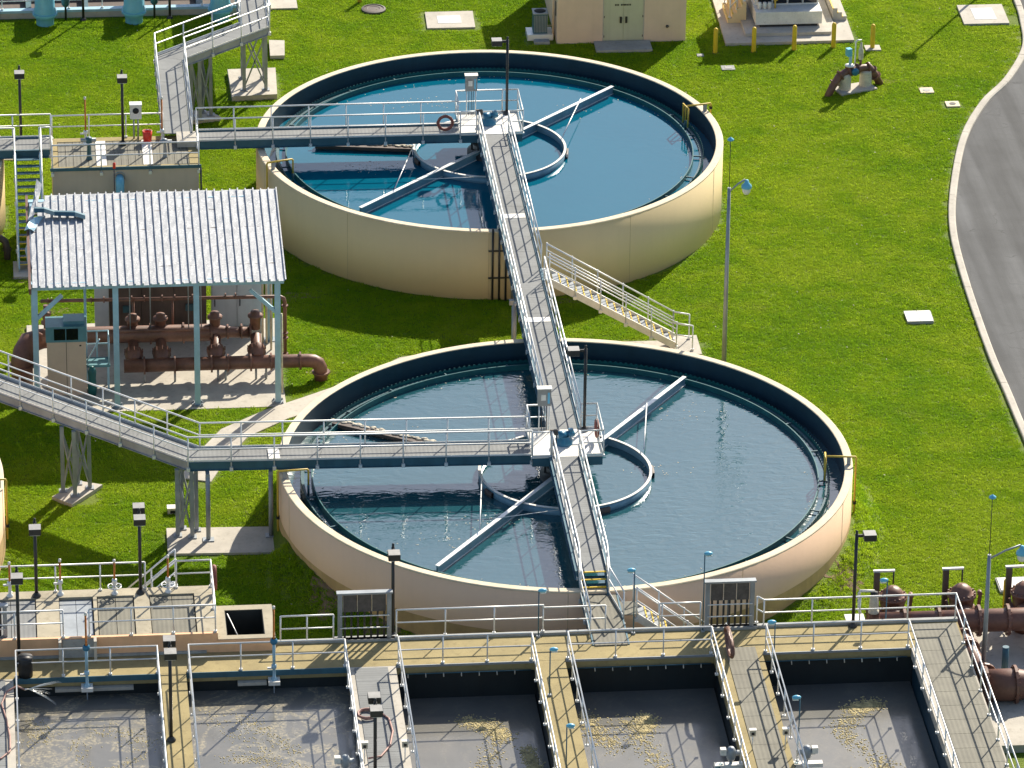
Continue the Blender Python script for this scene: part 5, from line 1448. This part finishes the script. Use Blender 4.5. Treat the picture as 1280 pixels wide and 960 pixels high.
# roof panels, each a pan with a raised seam on its right edge
pw = .3065; n_p = 32
rr = random.Random(11)
def panel(u0, v0, v1, name='roof_panel', bend=0.0):
    mb = MB(); k = 14
    for i in range(k+1):
        v = v0+(v1-v0)*i/k; z = rz(v)+.012*rr.uniform(-1,1)
        zb = bend*max(0,(i/k-.6))**2*4
        prof = [(0,0),(pw*.5,rr.uniform(-.008,.008)),(pw-.062,0),(pw-.055,.070),(pw-.008,.070),(pw-.002,0)]
        for x, dz in prof: mb.v.append((u0+x, v, z+dz+zb))
    for i in range(k):
        for j in range(5): mb.f.append((i*6+j, i*6+j+1, (i+1)*6+j+1, (i+1)*6+j)); mb.sm.append(False)
    return mb.build(name, M_roof, SH)
for i in range(n_p):
    u0 = -19.52+pw*i; v1 = RV+rr.uniform(-.02,.04); v0 = EV+rr.uniform(-.02,.02)
    if i == 0: v1 = 16.2
    if i == 1: v1 = 17.35
    panel(u0, v0, v1)
    # light end cap of the seam where it passes the high edge
# crumpled sheet hanging off the left edge, a lifted strip and loose flashing
def sheet(name, rows, m_):
    mb = MB(); n = len(rows[0])
    for r_ in rows: mb.v += r_
    mb.f = [(i*n+j, i*n+j+1, (i+1)*n+j+1, (i+1)*n+j) for i in range(len(rows)-1) for j in range(n-1)]; mb.sm = [False]*len(mb.f)
    mb.v += [(p[0],p[1],p[2]-.012) for p in mb.v]
    o = n*len(rows); mb.f += [tuple(q+o for q in f[::-1]) for f in mb.f[:]]; mb.sm = [False]*len(mb.f)
    return mb.build(name, m_, SH)
rows = []
for i in range(9):
    v = 12.7+.42*i; w_ = .06+.20*math.sin(PI*min(1,i/8*1.15))+rr.uniform(-.05,.05)
    rows.append([(-19.50-w_*t, v+rr.uniform(-.05,.05)*t, rz(v)+.03-.25*t*t+rr.uniform(-.05,.05)*t) for t in (0,.33,.66,1)])
sheet('torn_panel', rows, M_roof)
rows = []
for i in range(6):
    t = i/5; v = 16.0+1.95*t
    rows.append([(-19.62+.42*t+.20*s_, v, rz(v)+.05+.62*t*t*(1-.3*s_)+.05*rr.uniform(-1,1)) for s_ in (0,.5,1)])
sheet('lifted_strip', rows, M_roof)
a = Vector((-19.35,16.35,rz(16.35)+.34)); b = Vector((-17.35,16.15,rz(16.15)+.14))
fl_ = MB()
for i in range(6):
    p = a.lerp(b, i/5); j = .05*math.sin(i*2.1)
    fl_.v += [(p.x,p.y-.20,p.z-.06+j),(p.x,p.y-.05,p.z+.05+j),(p.x,p.y+.16,p.z+.02+j),(p.x,p.y+.18,p.z-.10+j)]
for i in range(5):
    for j in range(3): fl_.f.append((i*4+j, i*4+j+1, (i+1)*4+j+1, (i+1)*4+j)); fl_.sm.append(False)
fl_.build('loose_flashing', M_girder, SH)
rows = [[(-19.75+.10*i, 15.3+.26*i, rz(15.3+.26*i)+.06+.09*math.sin(i)), (-19.55+.10*i, 15.2+.26*i, rz(15.2+.26*i)+.12+.08*math.cos(i*2)), (-19.38+.10*i, 15.25+.26*i, rz(15.25+.26*i)+.05)] for i in range(5)]
sheet('torn_panel', rows, M_bluep)
MB().tube([(-9.9,11.6,4.0),(-9.9,11.55,.6)], .035, 6).build('conduit', M_scum, SH)
for q in ((-10.2,17.2),(-10.35,17.3),(-10.05,16.6)):
    MB().tube([(q[0],q[1],.12),(q[0],q[1],rz(q[1])-.3)], .045, 6).build('conduit', M_scum, SH)

# control cabinet, step platform and the grey cabinets under the roof
CC = thing('control_cabinet', 'tall beige cabinet with a teal head and two dark windows under the shelter', 'cabinet', (-18.25,13.3,.12))
MB().box(-.76,.76,-.35,.55,0,2.32).build('cabinet_body', M_mcc, CC)
hd = MB().box(-.80,.80,-.42,.6,2.321,2.98).build('cabinet_head', M_tealp, CC)
for x0, x1 in ((-.48,-.04),(.0,.46)): MB().box(x0,x1,-.435,-.42,2.42,2.90).build('dark_window', M_glass, hd)
MB().box(-.10,.72,-.2,.5,2.981,3.12).build('top_duct', M_tealp, CC)
MB().box(.50,.58,-.36,-.35,2.10,2.16).build('name_plate', M_blk, CC)
MB().box(-.02,.0,-.353,-.35,.02,2.28).build('door_gap', M_dark, CC)
SP = thing('step_platform', 'small teal step platform with a guard rail beside the beige cabinet', 'platform', (-17.05,13.55,.12))
MB().box(-.5,.5,-.35,.4,1.05,1.15).build('deck', M_tealp, SP)
for x in (-.3,.42):
    for y in (-.3,.35): MB().box(x-.04,x+.04,y-.04,y+.04,0,1.05).build('leg', M_bluep, SP)
for pts in ([(-.45,.35,1.15),(-.45,.35,2.3)],[(.45,-.3,1.15),(.45,-.3,2.3)],[(.45,.35,1.15),(.45,.35,2.3)],[(0,.35,1.15),(0,.35,2.3)],[(-.45,.35,2.3),(.45,.35,2.3),(.45,-.3,2.3)],[(-.45,.35,1.75),(.45,.35,1.75),(.45,-.3,1.75)],[(-.5,-.2,1.1),(.1,-.2,2.2)]):
    MB().tube(pts, .03, 6).build('guard_bar', M_bluep, SP)
MB().tube([(-.42,.5,0),(-.42,.5,4.9)], .05, 6).build('tall_post', M_bluep, SP)
gr_ = thing('hose_reel', 'dark green tarpaulin roll standing at the foot of the beige cabinet', 'roll', (-17.28,12.95,.12))
MB().lathe([(.0,0),(.16,0),(.18,.3),(.15,.7),(.17,1.0),(.10,1.2),(.0,1.22)], n=10).build('roll', M_teal, gr_)
GC = thing('grey_cabinet', 'pair of pale grey double door cabinets at the back right of the shelter', 'cabinet', (-11.33,18.3,.12))
MB().box(-1.02,1.02,-.05,.9,-.0,.30).build('plinth', M_conc, GC)
for x0, x1 in ((-1.0,-.005),(.005,1.0)):
    b_ = MB().box(x0,x1,0,.8,.301,2.55).build('cabinet_body', M_grey, GC)
    MB().box(x0+.04,x1-.04,-.02,0,.40,2.48).build('door', M_grey, b_)
    MB().box(x0+.10,x0+.14,-.05,-.02,1.2,1.5).build('handle', M_blk, b_)
TG = thing('grey_cabinet', 'narrow tall grey cabinet standing at the back of the shelter left of the dark enclosure', 'cabinet', (-16.75,17.6,.12))
MB().box(-.28,.28,0,.4,0,2.9).build('cabinet_body', M_grey, TG); MB().box(-.24,.24,-.015,0,.1,2.8).build('door', M_grey, TG)
MB().tube([(-.2,-.1,2.9),(.35,-.2,3.25)], .06, 6).build('air_pipe', M_white, TG)
DE = thing('dark_enclosure', 'wide dark brown panelled enclosure in the shade at the back of the shelter', 'enclosure', (-14.5,17.7,.12))
for k in range(3):
    x0 = -1.95+1.3*k
    MB().box(x0,x0+1.28,0,1.3,0,3.1).build('panel', M_rustD, DE)
for x in (-1.25,1.25): MB().box(x-.16,x+.16,-.10,-.001,1.35,1.62).build('switch_box', M_tealD, DE)

BP = thing('pump_pipework', 'brown painted pump header pipes and valves under the shelter, ending in a ground elbow', 'pipework')
lz, lv = .86, 13.9
MB().tube([(-16.0,lv,lz),(-8.75,lv,lz),(-8.52,lv,lz-.03),(-8.34,lv,lz-.14),(-8.25,lv,lz-.34),(-8.23,lv,-.2)], .27, 18).build('lower_header', M_rust, BP)
MB().tube([(-20.0,14.0,-.2),(-20.0,14.0,1.15),(-19.9,14.2,1.5),(-19.7,14.5,1.72),(-19.2,14.7,1.78),(-18.0,14.9,1.78),(-12.4,15.1,1.66),(-11.9,15.1,1.66),(-11.0,15.1,1.6)], [.42,.42,.42,.42,.40,.34,.34,.22,.22], 18).build('upper_header', M_rust, BP)
fb = []
for u in (-15.2,-14.0,-12.55,-11.9,-11.0,-10.2,-9.05): fb.append(((u,lv,lz), (1,0,0), .36, .07))
fb.append(((-8.235,lv,.35), (0,0,1), .36, .07)); fb.append(((-20.0,14.0,1.0), (0,0,1), .52, .09))
for u in (-16.2,-14.9,-13.6,-12.5,-11.85,-11.3,-10.95): fb.append(((u,15.1,1.67), (1,0,0), .42 if u < -12.2 else .30, .07))
flanges(BP, 'pipe_flange', M_rust, fb)
for u, z0 in ((-15.6,0),(-14.5,0),(-12.35,1),(-10.75,1)):
    p0 = (u,14.0,lz+.2)
    b_ = MB().tube([(u,lv+.05,lz+.15),(u,14.4,1.15),(u,14.9,1.6)], .21, 12).build('branch_pipe', M_rust, BP)
    vb = MB().lathe([(.30,-.25),(.34,-.1),(.36,.1),(.30,.28)], (u,14.35,1.10), n=14, axis=(0,.6,.5))
    bolts(vb, (u,14.35,1.25), (0,.6,.5), .36, 10, .03, .16)
    vb.build('valve_body', M_rust, b_)
    vt = MB().lathe([(.20,0),(.22,.5),(.30,.52),(.30,.60),(.20,.62),(.18,.75),(.0,.78)], (u,15.15,1.75), n=14)
    vt.build('valve_bonnet', M_rust, b_)
    MB().ball((u+.28,14.3,1.1), .10, n=8, h=5).build('cover_cap', M_rust, b_)
MB().tube([(-19.2,15.6,3.0),(-9.75,15.6,2.9),(-9.6,15.6,2.82),(-9.55,15.6,2.65),(-9.55,15.6,-.1)], .075, 8).build('small_line', M_rust, BP)
fb = []
for u in (-18.9,-17.2,-16.7,-15.6,-15.1,-14.4,-13.9,-13.2,-11.9,-11.5): fb.append(((u,15.6,2.98), (1,0,0), .13, .05))
for z in (2.5,1.3,1.1,.4): fb.append(((-9.55,15.6,z), (0,0,1), .13, .05))
for u in (-15.55,-14.0): MB().tube([(u,15.6,2.95),(u,15.4,1.6)], .05, 6).build('drop_line', M_rust, BP)
flanges(BP, 'small_flange', M_rust, fb)
MB().tube([(-16.4,14.6,2.05),(-12.6,14.6,2.05)], .06, 8).build('bypass_line', M_rust, BP)
for u in (-15.2,-14.0,-12.3,-10.8,-9.9,-12.0,-10.4):
    MB().tube([(u,lv,.12),(u,lv,lz-.2)], .045, 6).build('pipe_stand', M_steel, BP)
for u in (-14.9,-12.9,-15.7,-13.4):
    MB().tube([(u,14.8,2.0),(u,14.8,rz(14.8)-.1)], .025, 5).build('hanger_rod', M_steel, BP)
MB().tube([(-19.0,15.2,1.3),(-19.0,15.2,3.0)], .10, 8).build('riser', M_rust, BP)
vv_ = MB().lathe([(.2,0),(.2,.1),(.12,.15),(.16,.35),(.22,.4),(.22,.5),(.05,.55)], (-19.0,15.2,2.2), n=12)
vv_.lathe([(.16,0),(.13,.3),(.2,.35),(.05,.45),(.05,.8)], (-19.35,14.3,1.8), n=12)
vv_.build('small_valve', M_rust, BP)
lo = thing('brown_pipe', 'brown pipe stub bending down beside the cut-off tank at the left edge', 'pipe', (-20.85,26.3,0))
MB().tube([(-1.0,.3,.9),(.15,.2,.95),(.35,.15,.8),(.42,.1,.5),(.42,.1,-.1)], .14, 10).build('pipe', M_rustD, lo)
MB().lathe([(.2,.45),(.2,.52)], (.42,.1,0), n=12).build('flange', M_rustD, lo)

# ---------------------------------------------------------------- pipe gallery along the top left edge
PG = thing('filter_basin', 'open low walled basin with dark inside walls and pale rails along the top left edge', 'basin')
MB().box(-28,-8.0,53.3,53.6,-.2,.28).build('wall', M_conc, PG)
MB().box(-28,-27.7,53.601,62,-.2,.28).build('wall', M_conc, PG)
MB().box(-8.3,-8.0,53.601,62,-.2,.28).build('wall', M_conc, PG)
MB().box(-28,-8.0,62.001,62.3,-.2,1.6).build('wall', M_rustD, PG)
MB().box(-28,-8.0,53.28,53.62,.282,.40).build('pale_band', M_bluep, PG)
MB().box(-27.7,-8.3,53.6,62,.02,.06).build('basin_bed', M_rustD, PG)
for v in (55.6, 58.2): MB().box(-27.7,-8.3,v,v+.3,.0,.55).build('cross_wall', M_rustD, PG)
for k in range(8):
    u = -27+2.6*k; MB().box(u,u+.25,53.65,62,.0,.40).build('trough', M_tealD, PG)
railing(PG, [(-27.9,53.45,.40),(-8.1,53.45,.40)], post=POSTF, toe=False, step=1.55, rails=(.85,.42))
for k, u in enumerate((-22.4,-18.35,-14.3,-10.35)):
    T = thing('riser_pipe', 'bright blue flanged riser pipe %s' % ('beyond the left edge','near the top left corner of the photo','midway along the top left gallery','half behind the top left walkway')[k], 'pipe', (u,52.55,0), group='bright blue riser pipes')
    MB().lathe([(.40,-.1),(.40,.30),(.44,.34),(.50,.46),(.52,.72),(.46,.86),(.44,1.35),(.36,1.6),(.0,1.66)], n=20).build('pipe', M_bpipe, T)
    MB().lathe([(.0,.50),(.57,.50),(.57,.60),(.0,.60)], n=20, smooth=False).build('flange', M_bpipe, T)
    MB().tube([(0,0,1.25),(0,1.9,1.25)], .38, 14).build('branch', M_bpipe, T)
    MB().tube([(.95,.4,0),(.95,.4,1.7)], .05, 6).build('valve_post', M_dark, T)
    vb = MB().lathe([(.10,.7),(.18,.8),(.2,1.2),(.12,1.4),(.12,1.7),(.0,1.72)], (.95,.4,0), n=10); vb.build('valve', M_tealD, T)
    MB().tube([(.95,.3,1.35),(.95,.5,1.35)], .14, 10).build('valve_wheel', M_bpipe, T)
for u in (-16.6,-12.65,-20.6):
    shoebox(u, 52.9, 0, 3.0 if u == -16.6 else 2.0, [(0,-1)] if u == -16.6 else [], {-16.6:'short black lamp post in front of the dark gallery left of the second blue pipe',-12.65:'thin black post in front of the dark gallery right of the second blue pipe',-20.6:'thin black post in front of the gallery at the left photo edge'}[u])
lid(rect(-8.2,-6.75,53.6,55.5), -.1, .10, 'access_hatch', 'concrete slab cut by the top edge right of the top left walkway', 'hatch', M_conc, 'square hatches in the lawn')
st_ = thing('valve_stub', 'dark valve stub at the top edge beside the top left walkway', 'valve', (-8.55,52.6,0))
MB().lathe([(.18,0),(.14,.1),(.12,.5),(.2,.55),(.2,.8),(.08,.85),(.0,1.0)], n=10).build('body', M_seal, st_)
MB().tube([(-.2,0,.7),(.3,0,.7)], .08, 8).build('arm', M_rustD, st_)
for du in (-2.2,):
    pb = thing('post_stub', 'short post at the top edge of the lawn right of the dark stub', 'post', (-3.85,54.3,0))
    MB().tube([(0,0,0),(0,0,.9)], .10, 8).build('post', M_yelP, pb)
    MB().lathe([(.12,.9),(.12,.95),(.0,1.0)], n=8).build('cap', M_white, pb)
tr_l = thing('park_light', 'tall black lamp post beyond the top right hatch, its pole above the frame', 'lamp post', (25.2,53.6,0))
MB().tube([(0,0,0),(0,0,6)], .07, 8).build('pole', M_dark, tr_l)
MB().cbox((0,0,6.1),.6,.5,.2).build('lamp_head', M_dark, tr_l)
GRASS_DENSITY = 60

# ---------------------------------------------------------------- grass tufts over the visible lawn
def tuft_mesh(name, seed, nb, rad, h):
    rg = random.Random(seed); mb = MB()
    for _ in range(nb):
        a = rg.uniform(0, 2*PI); r_ = rad*math.sqrt(rg.random()); x, y = r_*math.cos(a), r_*math.sin(a)
        d = rg.uniform(0, 2*PI); l = h*rg.uniform(.6,1.25); lean = l*rg.uniform(.4,1.1); wd = rg.uniform(.010,.018)
        tx, ty = math.cos(d)*lean, math.sin(d)*lean
        px, py = -math.sin(d)*wd, math.cos(d)*wd
        mb.add([(x-px,y-py,-.01),(x+px,y+py,-.01),(x+tx*.5+px*.8,y+ty*.5+py*.8,l*.7),(x+tx*.5-px*.8,y+ty*.5-py*.8,l*.7),(x+tx,y+ty,l*.85)], [(0,1,2,3),(3,2,4)])
    me = mb.mesh(name, M_blade)
    return me
def inside_blocked(u, v):
    if math.hypot(u, v) < RN or math.hypot(u-FU, v-FV) < RF: return True
    if math.hypot(u+30.3, v-30.85) < RF or math.hypot(u+31.55, v) < RN: return True
    if -19.8 < u < -9.7 and 11.3 < v < 19.65: return True
    if -18.5 < u < -12.3 and 28.2 < v < 31.6: return True
    if v < -13.5 and u < 12.5: return True
    if u < -11.6 and v < -10.3: return True
    if 4.7 < u < 10.6 and v > 48.6: return True
    if 6.4 < u < 8.95 and v > 47.42: return True
    if 3.4 < u < 4.7 and 48.6 < v < 50.1: return True
    if 12.3 < u < 18.5 and v > 47.85: return True
    if v > 53.2 and u < -8: return True
    if u > 9.3 and v < -9.5: return True
    for i in range(len(pl)-1):
        a = Vector(pl[i]); b = Vector(pl[i+1]); p = Vector((u, v)); t = max(0, min(1, (p-a).dot(b-a)/(b-a).length_squared))
        if (a.lerp(b, t)-p).length < .66: return True
    for (x0, x1, y0, y1) in ((-14.87,-10.7,-1.57,.64),(-18.75,-17.45,3.0,4.6),(-10.35,-8.2,42.8,46.05),(5.85,7.1,14.95,16.75),(-1.05,1.3,50.7,52.8),(23.5,25.8,49.5,52),(15.75,16.95,17.4,18.55),(15.3,18.5,-6.8,-5.6),(20.25,20.95,41.6,42.3),(21.15,21.85,39.95,40.65),(-20.2,-18.8,24.4,26.0)):
        if x0 < u < x1 and y0 < v < y1: return True
    return False
import bisect
kcv = sorted((p[1], p[0]) for p in kc); kvv = [q[0] for q in kcv]
def kerb_u(v):
    i = min(len(kcv)-1, max(1, bisect.bisect(kvv, v))); (a, ua), (b, ub) = kcv[i-1], kcv[i]
    return ua+(ub-ua)*(v-a)/(b-a) if b > a else ua
gm = MB(); step = .25
u = -24.0
while u < 28:
    v = -14.0
    while v < 57:
        c = (u+step/2, v+step/2)
        if u+step < kerb_u(v)-.05 and u+step < kerb_u(v+step)-.05 and not any(inside_blocked(u+a*step, v+b*step) for a in (0,.5,1) for b in (0,.5,1)):
            gm.add([(u,v,zg(u,v)),(u+step,v,zg(u+step,v)),(u+step,v+step,zg(u+step,v+step)),(u,v+step,zg(u,v+step))],[(0,1,2,3)])
        v += step
    u += step
go = gm.build('grass', M_blade)
tag(go, 'short mown green grass of the lawn', 'grass', kind='stuff')
tm = bpy.data.objects.new('grass_tuft', tuft_mesh('grass_tuft', 3, 26, .20, .055))
ng = bpy.data.node_groups.new('grass_scatter', 'GeometryNodeTree')
ng.interface.new_socket('Geometry', in_out='INPUT', socket_type='NodeSocketGeometry')
ng.interface.new_socket('Geometry', in_out='OUTPUT', socket_type='NodeSocketGeometry')
N = ng.nodes; L = ng.links
gi = N.new('NodeGroupInput'); go_ = N.new('NodeGroupOutput')
dp = N.new('GeometryNodeDistributePointsOnFaces'); dp.inputs['Density'].default_value = GRASS_DENSITY
oi = N.new('GeometryNodeObjectInfo'); oi.inputs['Object'].default_value = tm; oi.inputs['As Instance'].default_value = True
ip = N.new('GeometryNodeInstanceOnPoints')
rv = N.new('FunctionNodeRandomValue'); rv.data_type = 'FLOAT_VECTOR'; rv.inputs[0].default_value = (-.12,-.12,0); rv.inputs[1].default_value = (.12,.12,6.283)
rs = N.new('FunctionNodeRandomValue'); rs.data_type = 'FLOAT'; rs.inputs[2].default_value = .6; rs.inputs[3].default_value = 1.3
L.new(gi.outputs[0], dp.inputs['Mesh']); L.new(dp.outputs['Points'], ip.inputs['Points']); L.new(oi.outputs['Geometry'], ip.inputs['Instance'])
L.new(rv.outputs[0], ip.inputs['Rotation']); L.new(rs.outputs[1], ip.inputs['Scale']); L.new(ip.outputs[0], go_.inputs[0])
md = go.modifiers.new('scatter', 'NODES'); md.node_group = ng

rg = random.Random(23); lt = MB()
for _ in range(150):
    while True:
        u, v = rg.uniform(-19, 25), rg.uniform(-8, 52)
        if u < kerb_u(v)-.3 and not inside_blocked(u, v): break
    a = rg.uniform(0, PI); s_ = rg.uniform(.02, .055); z = zg(u, v)+.05
    ca, sa = math.cos(a)*s_, math.sin(a)*s_
    lt.add([(u-ca,v-sa,z),(u+sa*.5,v-ca*.5,z+.01),(u+ca,v+sa,z+.02),(u-sa*.5,v+ca*.5,z+.005)], [(0,1,2,3)])
tag(lt.build('litter', M_scum), 'pale scraps and dry leaves scattered thinly over the lawn', 'litter', kind='stuff')
